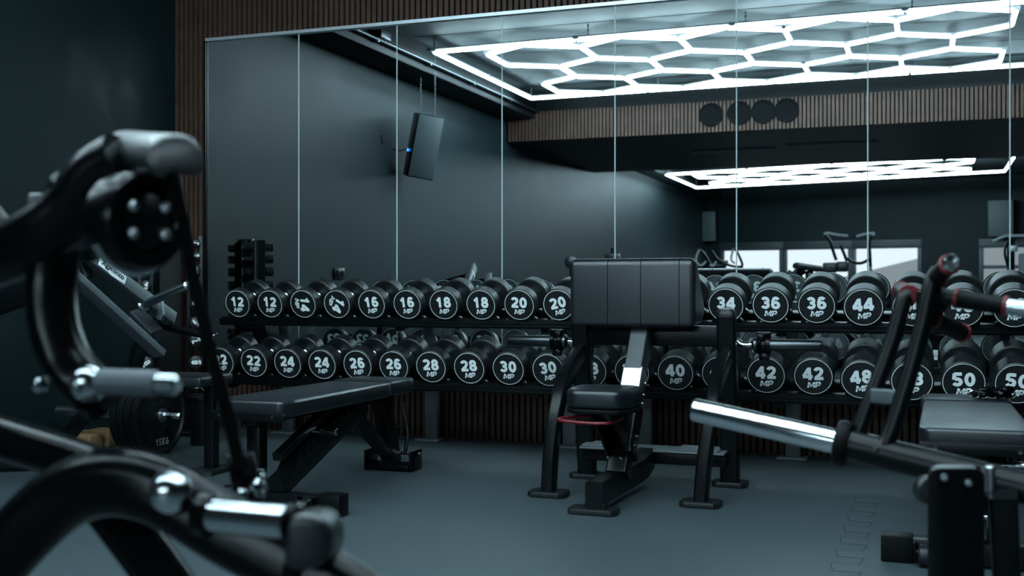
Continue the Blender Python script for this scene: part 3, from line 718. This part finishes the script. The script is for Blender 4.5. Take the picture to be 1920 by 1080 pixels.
# ------------------------------------------------------------------ loaded bar, blocks and bin by the corner
PC = V((-3.47, -1.06, .196))
lb = thing('loaded_bar', (-3.75, -1.06, 0), 'short bar with polished hex end carrying four black plates on the floor', 'barbell')
m = MB(); m.cyl((-4.1, -1.06, .196), (-3.45, -1.06, .196), .0245, 24); m.build('sleeve', M['steel'], lb)
m = MB(); m.lathe((-3.47, -1.06, .196), (1, 0, 0), [(0, .016), (.10, .016), (.104, .013), (.104, 0)], 6); m.build('hex_end', M['chrome'], lb)
for i in range(4):
    x = -3.47 - .042 * i
    t = thing('weight_plate', (x - .02, -1.06, 0), ('black rubber weight plate marked 15KG, outermost on the floor bar' if i == 0 else 'black rubber weight plate on the floor bar, %s behind the marked one' % ords[i - 1]), 'weight plate', 'plates on the floor bar')
    m = MB(); r = .194 - .0015 * (i % 2)
    m.lathe((x - .038, -1.06, .196), (1, 0, 0), [(0, .026), (0, r - .006), (.006, r), (.032, r), (.038, r - .008), (.038, r - .022), (.028, r - .032), (.028, .085), (.036, .075), (.038, .045), (.038, .026)], 56)
    # grip bridges
    for q in range(3):
        a0 = 90 + 120 * q
        out = arc(0, 0, .155, .155, a0 - 28, a0 + 28, 8) + arc(0, 0, .07, .07, a0 + 30, a0 - 30, 6)
        m.prism(out, (x - .012, -1.06, .196), (0, 1, 0), (0, 0, 1), (.0095, 0, 0), bevel=.003)
    m.build('disc', M['plate'], t)
    m = MB(); m.lathe((x - .038, -1.06, .196), (1, 0, 0), [(-.001, .0255), (-.001, .036), (.0395, .036), (.0395, .0255)], 28); m.build('hub', M['steel'], t)
    if i == 0:
        m = MB()
        fn = lambda p: V((x - .0018, -1.06 + p[0], .196 + p[1])); write(m, '15KG', fn, .034, .0, -.145, .2, adv=.74); M['gprint'] = mat('grey_print', (.30, .34, .36), .5); m.build('lettering', M['gprint'], t); m = MB()
        fn = lambda p: V((x - .0018, -1.06 + p[0], .196 + p[1])); write(m, 'MP', fn, .018, .0, .122, .22, skew=.2)
        o = m.build('emblem', M['gprint'], t)
for i, (x, y, rz, dz) in enumerate(((-4.075, -.93, 8, 0), (-3.955, -1.02, 4, 0), (-3.95, -.90, 6, 0))):
    m = MB(); m.box((x, y, .04 + dz + (.006 if i == 2 else 0)), (.115, .10 if i < 2 else .09, .08 + (.012 if i == 2 else 0)), rot=R(rz), bevel=.008, seg=3)
    tag(m.build('wood_block', M['woodblock']), ('pale wooden block nearest the left wall', 'pale wooden block beside the black plates', 'pale wooden block behind the other two, slightly taller')[i] + ', on floor', 'block', 'pale blocks on the floor')
t = thing('waste_bin', (-3.52, -.66, 0), 'small black round bin standing between plates and dumbbell tower', 'bin')
m = MB(); m.lathe((-3.52, -.66, 0), (0, 0, 1), [(0, 0), (0, .062), (.004, .065), (.23, .082), (.24, .088), (.25, .088), (.25, .078), (.01, .06), (.008, 0)], 32); m.build('bucket', M['plate'], t)
m = MB(); m.lathe((-3.52, -.66, .236), (0, 0, 1), [(0, .0885), (.0, .092), (.018, .092), (.018, .079), (0, .079)], 32); m.build('rim', M['metal'], t)
m = MB(); m.tube([(-3.59, -.70, .25), (-3.56, -.74, .30), (-3.50, -.75, .32), (-3.45, -.70, .25)], .003, 8); m.build('handle', M['steel'], t)

# ------------------------------------------------------------------ plate loaded press machine at the left (maker's plate on its arm)
pm = thing('plate_loaded_machine', W(240, 800, 4.8) * 1, 'black plate-loaded machine with slanted twin arms and logo plate, left side', 'exercise machine')
pm.location.z = 0
a0, a1 = W(150, 470, 4.42), W(322, 598, 4.82); ad = (a1 - a0).normalized()
tcam = (CAM - a0).normalized(); pv = tcam.cross(ad); pv = pv if pv.z > 0 else -pv
upa = (pv * .62 + tcam * .78).normalized()
m = MB(); m.beam(a0 - ad * .02, a1, .055, .045, up=upa, r=.004); m.build('upper_arm', M['metal2'], pm)
b0, b1 = W(140, 520, 4.30), W(300, 664, 4.66); bd = (b1 - b0).normalized()
m = MB(); m.beam(b0 - bd * .10, b1, .030, .055, up=upa, r=.003); m.build('lower_arm', M['metal2'], pm)
m = MB(); m.beam(W(252, 592, 4.85), W(292, 632, 4.80), .06, .075, up=upa, r=.004); m.build('arm_block', M['grey2'], pm)
p0, p1 = W(268, 572, 4.70), W(352, 535, 4.45); pd = (p1 - p0)
m = MB(); m.lathe(p0, pd, [(0, .028), (.014, .028), (.018, .0185), (pd.length, .0185), (pd.length + .002, .016), (pd.length + .002, 0)], 24); m.build('weight_horn', M['steel'], pm)
m = MB(); c = W(296, 580, 4.72); m.prism([(-.06, -.035), (.04, -.045), (.075, -.02), (.055, .035), (.0, .03)], c, (.79, -.61, 0), (0, 0, 1), (.006, .008, 0), bevel=.001); m.build('gusset', M['pale'], pm)
m = MB(); m.sweep([W(278, 625, 4.74), W(262, 655, 4.74), W(246, 700, 4.80), W(205, 745, 4.90), W(150, 790, 4.95), onz(95, 860, .02)], rrect(.05, .07, .008, 3), up=(.8, -.6, 0)); lg = m.build('front_leg', M['metal'], pm)
m = MB(); q = onz(95, 860, 0); m.box((q.x, q.y, .012), (.12, .14, .024), rot=R(35), bevel=.004); m.build('foot', M['rubber'], pm)
m = MB(); q2 = onz(95, 860, .05); bk = V((-3.9, -1.75, .05)); m.beam(q2, bk, .06, .07); m.beam((-3.9, -1.55, .05), (-3.9, -2.7, .05), .06, .07); m.beam((-3.9, -2.6, .05), (-3.2, -2.9, .05), .06, .07)
m.build('base_frame', M['metal'], pm)
m = MB(); m.beam((-3.9, -2.0, .05), (-3.86, -2.15, .74), .08, .06, up=(1, 0, 0)); m.beam((-3.86, -2.15, .72), a0 + ad * .04 - V((0, 0, .05)), .07, .07); m.beam((-3.86, -2.12, .62), b0, .07, .07); m.build('upright', M['metal'], pm)
m = MB(); m.tube([W(300, 603, 4.9), W(306, 611, 4.86), W(330, 617, 4.8), W(392, 630, 4.7)], .0155, 14); m.beam(W(300, 603, 4.9), W(276, 615, 4.85), .02, .03); m.build('handle', M['foam'], pm)
m = MB(); a, b = W(390, 629.5, 4.7), W(405, 632, 4.68); m.cyl(a, b, .017, 18, .003); m.build('handle_end', M['chrome'], pm)
# maker's plate: white plate with raised lettering
up_n = upa; x_, y_, n_ = basis(ad, up_n)
top = y_ if y_.dot(upa) > 0 else -y_
lu = ad; lv = top.cross(lu); 
lc = (W(207, 514, 4.52)); k_ = (lc - a0).dot(ad); lc = a0 + ad * k_ + top * .0228
lv = lv if lv.dot(pv) > 0 else -lv
m = MB(); m.prism(rounded([(-.075, -.022), (-.02, -.022), (.0, -.026), (.075, -.022), (.075, .016), (-.052, .020), (-.075, .024)], .006), lc, lu, lv, top * .003, bevel=.0008); m.mi = 1
lp = m.build('logo_plate', [M['white']], pm)
tc = bpy.data.curves.new('logo', 'FONT'); tc.body = 'Xgymleco'; tc.size = .031; tc.offset = .0008; tc.align_x = 'CENTER'; tc.align_y = 'CENTER'; tc.extrude = .0006
to = bpy.data.objects.new('lettering', tc); col.objects.link(to)
Mx = Matrix((lu, lv, top)).transposed().to_4x4(); Mx.translation = lc + top * .004
dg = bpy.context.evaluated_depsgraph_get(); me = bpy.data.meshes.new_from_object(to.evaluated_get(dg)); me.transform(Mx)
bpy.data.objects.remove(to); lt = bpy.data.objects.new('lettering', me); col.objects.link(lt); me.materials.clear(); me.materials.append(M['foam']); sub(lt, lp)
# seat of the machine
m = MB(); q = W(345, 706, 5.0); m.box((q.x, q.y, q.z - .012), (.34, .26, .045), rot=R(2), bevel=.012, seg=3)
tm = thing('seat_stand', (q.x, q.y, 0), 'flat black padded seat on a post between plates and dumbbell tower', 'seat')
m.build('seat', M['leather'], tm); m = MB(); m.beam((q.x + .13, q.y + .02, .02), (q.x + .13, q.y + .02, q.z - .035), .05, .05, up=(1, 0, 0)); m.build('post', M['metal'], tm); m = MB(); m.box((q.x + .13, q.y + .02, .01), (.14, .2, .02), bevel=.004); m.build('foot', M['rubber'], tm)

# ------------------------------------------------------------------ lever machine in the left foreground
D = 1.62
K = .92      # its pads and tubes stand about a metre and a half from the lens
L = lambda px, py, d=D: W(px, py, d * K)
tv = (CAM - L(250, 540)).normalized()
lm = thing('lever_machine', V((L(100, 540).x, L(100, 540).y, 0)), 'large black lever machine with curved tubes, pads and chrome bolts, left foreground', 'exercise machine')
def big(m, pts, w, h, r=.02, **k): m.sweep(pts, rrect(w, h, r, 6), up=-tv, **k)
m = MB(); big(m, [L(-230, 500, 1.75), L(-80, 502, 1.72), L(0, 478, 1.68), L(75, 442, 1.65), L(140, 392, 1.64), L(185, 335, 1.63), L(235, 305, 1.62)], .085, .075, .034); m.build('upper_tube', M['gloss'], lm)
# head cushion
fo = [(275, 292), (288, 268), (312, 254), (345, 252), (370, 265), (382, 290), (384, 318), (374, 332), (352, 328), (325, 322), (303, 330), (288, 330), (278, 315)]
c0_ = L(330, 292, 1.50); ux = V((math.cos(YAW), math.sin(YAW), 0)); uz = V((0, 0, 1)); sc = 1.50 * K / FPX
outl = [((x - 330) * sc, -(y - 292) * sc) for x, y in fo]
ext = L(232, 280, 1.72) - c0_
m = MB(); m.prism([tuple(p) for p in [(q.x, q.y) for q in smooth_pts([V((u, v, 0)) for u, v in outl + [outl[0]]], 3)][:-1]], c0_, ux, uz, ext, bevel=.008, seg=3); m.build('head_cushion', M['leather'], lm, angle=55)
hz = V((.97, -.24, 0)).normalized()
hx = L(282, 414, 1.56)
m = MB(); m.lathe(hx - hz * .055, hz, [(0, .04), (0, .058), (.006, .064), (.045, .064), (.052, .059), (.054, .044), (.046, .040), (.046, 0)], 40); m.build('pivot_housing', M['gloss'], lm)
hxx, hyy, _ = basis(hz); m = MB(); m.sweep([hx - hz * .03 - V((0, 0, 1)) * (.0655 * math.cos(R(a))) + hz.cross(V((0, 0, 1))) * (.0655 * math.sin(R(a))) for a in range(-60, 70, 10)], circ(.005, 10), smooth=False); m.build('rim_highlight', M['steel'], lm)  # steel arc added low on the disc for its rim highlight
m = MB(); m.lathe(hx - hz * .012, hz, [(0, .036), (.006, .036), (.008, .033), (.008, 0)], 32); m.build('pivot_cover', M['metal'], lm)
for a in (35, 145, 215, 325):
    bx_, by_, _ = basis(hz); m = MB(); p = hx + bx_ * (.030 * math.cos(R(a))) + by_ * (.030 * math.sin(R(a))) - hz * .004
    m.lathe(p, hz, [(0, .008), (.004, .008), (.008, .005), (.009, 0)], 12); m.build('bolt', M['steel'], lm)
m = MB(); big(m, [L(225, 330, 1.66), L(190, 400, 1.66), L(120, 440, 1.66), L(98, 520, 1.66), L(100, 600, 1.65), L(122, 672, 1.64), L(160, 722, 1.63), L(190, 745, 1.66)], .066, .058, .026); m.build('lever_tube', M['gloss'], lm)
m = MB(); big(m, [L(165, 360, 1.68), L(140, 410, 1.69), L(118, 455, 1.70)], .10, .06, .02); m.build('lever_plate', M['gloss'], lm)
m = MB(); m.lathe(L(168, 720, 1.60), tv + V((.15, 0, 0)), [(-.02, .024), (0, .024), (.008, .021), (.014, .012), (.016, 0)], 28); m.build('pivot_bolt', M['chrome'], lm)
for px, py, d in ((148, 727, 1.585), (74, 724, 1.62)):
    m = MB(); m.lathe(L(px, py, d), tv, [(-.03, .010), (0, .010), (.006, .006), (.007, 0)], 16); m.build('bolt', M['chrome'], lm)
m = MB(); m.cyl(L(186, 716, 1.60), L(294, 719, 1.58), .0172, 28, .002); m.build('grip', M['rubber2'] if 'rubber2' in M else M['grey'], lm)
m = MB(); m.cyl(L(290, 719, 1.58), L(336, 721, 1.57), .0135, 24, .005); m.build('grip_end', M['chrome'], lm)
# small rear cushion behind the tube
m = MB(); m.beam(L(66, 385, 1.95), L(150, 383, 1.95), .05, .035, r=.008); m.beam(L(80, 385, 1.97), L(90, 440, 1.97), .03, .03); m.build('rear_cushion', M['leather'], lm)
m = MB(); m.tube([L(-30, 370, 1.8), L(30, 442, 1.75)], .010, 12); m.build('stay_rod', M['gloss'], lm)
# strap
m = MB(); m.sweep([L(322, 325, 1.60), L(340, 400, 1.62), L(362, 520, 1.66), L(398, 670, 1.70), L(430, 790, 1.74), L(450, 880, 1.76)], rrect(.018, .004, .001, 2), up=-tv); m.build('strap', M['foam'], lm)
m = MB(); m.prism([(-.022, .035), (.018, .035), (.030, -.01), (.040, -.06), (-.005, -.06)], L(452, 898, 1.77), ux, uz, V((-.02, .03, 0)), bevel=.002); m.build('strap_bracket', M['gloss'], lm)
for px, py, r_ in ((484, 912, .011), (456, 926, .009), (487, 925, .008), (492, 893, .005)):
    m = MB(); m.lathe(L(px, py, 1.75), tv, [(-.03, r_), (0, r_), (.006, r_ * .6), (.007, 0)], 14); m.build('bolt', M['chrome'], lm)
# great arched tube
m = MB(); big(m, [L(-140, 1220, 1.62), L(-40, 1095, 1.62), L(50, 992, 1.61), L(130, 926, 1.60), L(215, 903, 1.58), L(310, 925, 1.56), L(430, 995, 1.54), L(540, 1052, 1.52), L(680, 1135, 1.50), L(800, 1230, 1.5)], .086, .075, .03); m.build('arched_tube', M['gloss'], lm)
m = MB(); big(m, [L(-160, 782, 1.8), L(-40, 808, 1.78), L(60, 838, 1.75), L(150, 866, 1.72), L(240, 905, 1.68), L(300, 945, 1.66)], .056, .07, .02); m.build('rear_tube', M['gloss'], lm)
m = MB(); big(m, [L(170, 900, 1.72), L(290, 1060, 1.74), L(400, 1220, 1.73), L(460, 1330, 1.72), onz(520, 1560, .03)], .07, .06, .015); m.build('front_leg', M['gloss'], lm)
m = MB(); big(m, [L(-140, 1190, 1.64), L(-170, 1300, 1.66), L(-180, 1450, 1.7), onz(-185, 1560, .03)], .07, .07, .015); m.build('rear_leg', M['gloss'], lm)
for p in (onz(520, 1560, 0), onz(-185, 1560, 0)):
    m = MB(); m.box((p.x, p.y, .015), (.16, .16, .03), rot=YAW, bevel=.005); m.build('foot', M['rubber'], lm)
m = MB(); m.lathe(L(322, 925, 1.50), tv, [(-.03, .026), (0, .026), (.010, .022), (.016, .012), (.018, 0)], 30); m.build('pivot_bolt', M['chrome'], lm)
m = MB(); m.lathe(L(304, 930, 1.49), tv, [(-.02, .007), (0, .007), (.005, .004), (.006, 0)], 14); m.build('bolt', M['chrome'], lm)
m = MB(); m.cyl(L(398, 966, 1.50), L(546, 980, 1.44), .0205, 32, .003); m.build('peg', M['chrome'], lm)
m = MB(); m.cyl(L(375, 963, 1.51), L(402, 967, 1.50), .027, 28, .004); m.build('peg_collar', M['gloss'], lm); m = MB(); m.cyl(L(540, 979, 1.445), L(556, 981, 1.44), .0235, 28, .004); m.build('peg_collar', M['gloss'], lm)
c_ = L(572, 1010, 1.42); sc = 1.42 * K / FPX
fo = [(530, 985), (545, 968), (575, 962), (605, 972), (620, 1000), (620, 1035), (605, 1060), (575, 1072), (548, 1070), (530, 1050)]
outl = [((x - 572) * sc, -(y - 1010) * sc) for x, y in fo]
m = MB(); m.prism([(q.x, q.y) for q in smooth_pts([V((u, v, 0)) for u, v in outl + [outl[0]]], 3)][:-1], c_, ux, uz, V((-.03, .09, -.01)), bevel=.012, seg=4); m.build('end_cushion', M['leather'], lm, angle=60)
m = MB(); big(m, [L(572, 1040, 1.50), L(560, 1110, 1.5), L(590, 1180, 1.5)], .05, .05, .012); m.build('cushion_arm', M['gloss'], lm)

# ------------------------------------------------------------------ lever row machine on the right
rm = thing('row_machine', V((W(1790, 900, 2.1).x, W(1790, 900, 2.1).y, 0)), 'black row machine with polished sleeve and black grips ringed in red, right foreground', 'exercise machine')
s0, s1, s2_ = W(1296, 767, 2.42), W(1588, 833, 2.28), W(2050, 948, 2.08)
d1 = (s1 - s0).normalized()
m = MB(); m.lathe(s0 + d1 * .006, d1, [(0, .0235), (.002, .025), ((s1 - s0).length - .01, .025)], 40); m.build('sleeve', M['chrome'], rm)
m = MB(); m.lathe(s0, d1, [(0, 0), (0, .018), (.003, .0215), (.010, .0235), (.010, .02)], 32); m.build('sleeve_cap', M['foam'], rm)
m = MB(); m.lathe(s1 - d1 * .022, d1, [(0, .02), (0, .042), (.004, .046), (.02, .046), (.026, .042), (.026, .02)], 40); m.build('collar', M['foam'], rm)
m = MB(); m.cyl(s1, s2_, .031, 32); m.build('lever_arm', M['metal'], rm)
H = lambda px, py, d=2.3: W(px, py, d)
m = MB(); m.tube([H(1702, 556), H(1694, 566), H(1668, 655), H(1615, 795), H(1611, 815), H(1622, 832), H(1640, 842)], .0165, 18, k=6); m.build('handle_tube', M['metal'], rm)
m = MB(); m.tube([H(1640, 848, 2.24), H(1664, 825, 2.24), H(1698, 725, 2.24), H(1728, 615, 2.24), H(1746, 535, 2.24), H(1762, 508, 2.24)], .0170, 18, k=6); m.build('handle_tube', M['metal'], rm)
m = MB(); m.beam(H(1636, 742, 2.29), H(1690, 746, 2.25), .02, .03, r=.004); m.build('cross_plate', M['metal2'], rm)
def grip(a, b, r=.0185, cap=True, ext=.0):
    d = (b - a).normalized(); Lg = (b - a).length
    m = MB(); m.cyl(a, b, r, 22, .002); g_ = m.build('grip', M['foam'], rm)
    for p in (a, b):
        m = MB(); m.lathe(p - d * .006, d, [(.002, r - .002), (.002, r + .001), (.003, r + .002), (.008, r + .002), (.009, r + .001), (.009, r - .002)], 24); sub(m.build('grip_ring', M['red']), g_)
    if ext:
        m = MB(); m.lathe(b, d, [(0, .0165), (ext - .003, .0165), (ext, .0145), (ext, .011), (ext - .012, .011), (ext - .012, 0)], 22); sub(m.build('tube_end', M['chrome']), g_)
grip(H(1756, 522, 2.24), H(1780, 496, 2.16), .0185, ext=.02)
grip(H(1704, 552, 2.3), H(1690, 545, 2.46), .0185, ext=.02)
m = MB(); m.tube([H(1738, 552, 2.24), H(1764, 555, 2.24), H(1792, 560, 2.23)], .0165, 18); m.prism([(-.03, .03), (.05, .02), (-.01, -.06), (-.03, -.06)], H(1745, 575, 2.24), ux, uz, (0, .008, 0), bevel=.001); m.build('handle_tube', M['metal'], rm)
grip(H(1794, 560, 2.23), H(1886, 574, 2.18), .0185, ext=.075)
m = MB(); m.tube([H(1738, 585, 2.26), H(1752, 602, 2.28)], .016, 16); m.build('handle_tube', M['metal'], rm)
grip(H(1748, 598, 2.28), H(1803, 624, 2.36), .0185, ext=.0)
m = MB(); q0 = W(1792, 905, 2.08); fl = V((q0.x, q0.y, 0))
pc = V((q0.x, q0.y, 0)); zt = q0.z + .03
m.prism(rounded([(-.052, 0), (.052, 0), (.052, zt), (-.052, zt)], [.002, .002, .022, .022]), pc - V((0, .03, 0)), ux, uz, V((0, .06, 0)), bevel=.003); m.build('post', M['metal'], rm)
m = MB(); m.box((q0.x + .02, q0.y - .02, .02), (.5, .12, .04), rot=YAW, bevel=.005); m.beam((q0.x, q0.y, .05), (q0.x + .75, q0.y - .25, .05), .07, .08); m.build('base', M['metal'], rm)
for px, py in ((1771, 896), (1816, 906)):
    m = MB(); p = W(px, py, 2.045); m.lathe(p, (p - CAM) * -1, [(-.01, .009), (0, .009), (.004, .006), (.005, 0)], 14); m.build('bolt', M['darksteel'], rm)
m = MB(); m.cyl(W(1738, 918, 2.10), W(1750, 918, 2.06), .028, 24, .006); m.build('stop_bumper', M['rubber'], rm)
m = MB(); p = W(1856, 873, 2.12); m.cyl(p, p + V((0, 0, -.05)), .010, 12, .003); m.build('pin', M['steel'], rm)
m = MB(); p = W(1818, 963, 2.08); 
m.beam(W(1880, 925, 2.1), V((W(1880, 925, 2.1).x + .02, W(1880, 925, 2.1).y + .1, .06)), .05, .05, up=(1, 0, 0)); m.build('rear_post', M['metal'], rm)

# ------------------------------------------------------------------ machines at the back of the room, seen in the mirror
def mp(px, py, y): return mir(ony(px, py, y))
Y1 = 9.6
t = thing('cable_row_machine', V((mp(1350, 540, Y1).x, -Y1, 0)), 'dark machine with two bent hand grips coloured white for window light before the left window in mirror', 'exercise machine')
bx0 = mp(1350, 540, Y1)
m = MB(); m.beam((bx0.x, -Y1, .02), (bx0.x, -Y1, 1.15), .09, .12, up=(1, 0, 0)); m.beam((bx0.x, -Y1, 1.12), mp(1365, 492, Y1), .06, .06); m.build('upright', M['metal'], t)
m = MB(); m.box((bx0.x, -Y1, .03), (.6, .12, .06), bevel=.005); m.box((bx0.x, -Y1 + .5, .03), (.10, 1.1, .06), bevel=.005); m.build('base', M['metal'], t)
for pts in ([(1312, 468), (1322, 478), (1332, 494), (1346, 500), (1362, 496)], [(1376, 464), (1382, 472), (1392, 497), (1380, 500), (1362, 496)], [(1334, 470), (1346, 486), (1362, 496)]):
    m = MB(); m.tube([mp(a, b, Y1 - .2) for a, b in pts], .017, 12, k=4); m.build('arm', M['metal'], t)
for pts in ([(1311, 468), (1305, 484), (1308, 495), (1316, 497), (1324, 490)], [(1375, 466), (1371, 486), (1378, 494)], [(1343, 490), (1338, 498), (1331, 497)]):
    m = MB(); m.tube([mp(a, b, Y1 - .25) for a, b in pts], .014, 12, k=4); m.build('grip', M['clamp'], t)  # white plastic stands in for window light on the grips
for px in (1360, 1391):
    m = MB(); a = mp(px, 498, Y1 - .1); m.cyl(a, (a.x, a.y, .06), .016, 10); m.build('guide_rod', M['steel'], t)
m = MB(); m.box((bx0.x - .05, -Y1 + .35, .5), (.3, .3, .06), bevel=.015); m.box((bx0.x - .05, -Y1 + .35, .25), (.06, .06, .5)); m.build('seat', M['leather'], t)
Y2 = 9.2
q = mp(1575, 540, Y2)
t = thing('chest_press_machine', V((q.x, -Y2, 0)), 'dark machine with tall arms topped by grips coloured white for window light between windows in mirror', 'exercise machine')
m = MB(); m.beam((q.x, -Y2, .02), (q.x, -Y2, .95), .09, .12, up=(1, 0, 0)); m.build('upright', M['metal'], t)
m = MB(); m.box((q.x, -Y2, .03), (.7, .12, .06), bevel=.005); m.box((q.x, -Y2 + .6, .03), (.10, 1.3, .06), bevel=.005); m.build('base', M['metal'], t)
for pts in ([(1548, 441), (1556, 452), (1562, 470), (1568, 488)], [(1576, 460), (1582, 474), (1588, 490)], [(1634, 441), (1630, 455), (1631, 476), (1632, 500)], [(1588, 484), (1600, 492), (1616, 493), (1634, 484)]):
    m = MB(); m.tube([mp(a, b, Y2 - .2) for a, b in pts], .019, 12, k=4); m.build('arm', M['metal'], t)
for pts in ([(1545, 439), (1552, 437), (1570, 440), (1590, 442)], [(1606, 443), (1622, 439), (1638, 437), (1636, 442)]):
    m = MB(); m.tube([mp(a, b, Y2 - .2) for a, b in pts], .016, 12, k=4); m.build('grip', M['clamp'], t)  # grips made white to look lit by the windows
m = MB(); a = mp(1556, 502, Y2 - .3); m.box(a, (.17, .06, .13), bevel=.02); a = mp(1579, 500, Y2 - .25); m.box(a, (.14, .06, .13), bevel=.02); m.build('back_pad', M['leather'], t)
m = MB(); a = mp(1545, 518, Y2 - .5); m.box(a, (.2, .22, .05), bevel=.015); m.beam(a, (a.x, a.y, .02), .05, .05, up=(1, 0, 0)); m.build('seat', M['leather'], t)
m = MB(); m.cyl(mp(1632, 500, Y2 - .2), mp(1632, 508, Y2 - .2), .02, 12); a = mp(1632, 508, Y2 - .2); m.cyl(a, (a.x, a.y, .05), .012, 10); m.build('guide_rod', M['steel'], t)
Y3 = 8.2
q = mp(1905, 540, Y3)
t = thing('pulldown_machine', V((q.x, -Y3, 0)), 'tall dark cable machine with pale top bar at the right edge of mirror', 'exercise machine')
m = MB(); a = mp(1895, 560, Y3); m.beam((a.x, a.y, .02), (a.x, a.y, mp(1895, 452, Y3).z), .05, .08, up=(1, 0, 0)); m.beam((a.x + .55, a.y, .02), (a.x + .55, a.y, mp(1895, 452, Y3).z), .05, .08, up=(1, 0, 0)); m.box((a.x + .27, a.y, .03), (.8, .7, .06), bevel=.01); m.build('frame', M['metal'], t)
m = MB(); b_ = mp(1893, 478, Y3); m.box((b_.x + .30, b_.y + .03, .72), (.42, .10, .95), bevel=.02); m.build('weight_shroud', M['grey'], t)
m = MB(); m.tube([mp(1862, 452, Y3), mp(1885, 443, Y3), mp(1900, 442, Y3), mp(1960, 442, Y3)], .018, 12); m.build('top_bar', M['alu'], t)
m = MB(); m.tube([mp(1900, 446, Y3 - .1), mp(1888, 456, Y3 - .1), mp(1884, 475, Y3 - .1), mp(1890, 500, Y3 - .1)], .014, 12); m.build('arm', M['metal'], t)
m = MB(); b_ = mp(1900, 466, Y3 - .05); m.box(b_, (.09, .05, .07), bevel=.01); m.build('plate', M['alu'], t)
# storage rack with bars, seen between the tiers
Y4 = 10.5
qa, qb = mp(1400, 560, Y4), mp(1800, 560, Y4)
t = thing('storage_rack', V(((qa.x + qb.x) / 2, -Y4, 0)), 'low dark storage frame with grey posts seen in mirror between the dumbbell tiers', 'rack')
n = 6
for i in range(n):
    x = qa.x + (qb.x - qa.x) * i / (n - 1); m = MB(); m.beam((x, -Y4, .0), (x, -Y4, .62), .06, .06, up=(1, 0, 0)); m.build('post', M['grey'], t)
m = MB()
for z in (.2, .6): m.box(((qa.x + qb.x) / 2, -Y4, z), (qb.x - qa.x, .05, .05), bevel=.005)
m.build('rail', M['metal'], t)
for i in range(3):
    x = qa.x + .3 + i * .75; m = MB(); m.cyl((x, -Y4 + .12, .655 - .0), (x + .5, -Y4 + .02, .655), .025, 16, .003)
    tag(m.build('steel_bar', M['chrome']), 'short polished bar lying on the low storage frame, %s from the left in mirror' % ords[i], 'bar', 'polished bars on the storage frame')
a = mp(1886, 622, 7.2); m = MB(); m.lathe(a, (1, .3, 0), [(-.09, 0)] + [(-.09 * math.cos(R(q)), .105 * math.sin(R(q))) for q in range(15, 180, 15)] + [(.09, 0)], 28)
tb = thing('ball_stand', (a.x, a.y, 0), 'tan leather ball on a black stand seen in mirror at far right', 'ball'); m.build('ball', M['tan'], tb)
m = MB(); m.box((a.x, a.y, a.z / 2 - .045), (.12, .12, a.z - .10), bevel=.01); m.build('stand', M['metal'], tb)

# small glute machine at the back, only its pads show above the middle bench in the mirror
Y5 = 6.3
q = mp(1110, 540, Y5)
t = thing('pad_machine', V((q.x, -Y5, 0)), 'dark machine with two upright pads showing above the preacher bench in mirror', 'exercise machine')
m = MB(); m.box((q.x, -Y5, .04), (.75, .5, .08), bevel=.01); m.build('base', M['metal'], t)
a = mp(1072, 492, Y5); m = MB(); m.lathe(a, (.3, 1, 0), [(-.04, 0), (-.04, .055), (-.025, .075), (.025, .075), (.04, .055), (.04, 0)], 24); m.build('round_pad', M['leather'], t)
m = MB(); m.beam((a.x, a.y, .06), (a.x, a.y, a.z), .04, .04, up=(1, 0, 0)); m.build('pad_post', M['metal'], t)
a = mp(1149, 484, Y5); m = MB(); m.box(a, (.16, .10, .10), bevel=.02); m.build('block_pad', M['leather'], t)
m = MB(); m.beam((a.x, a.y, .06), (a.x, a.y, a.z + .11), .035, .035, up=(1, 0, 0)); m.build('pad_post', M['metal'], t)
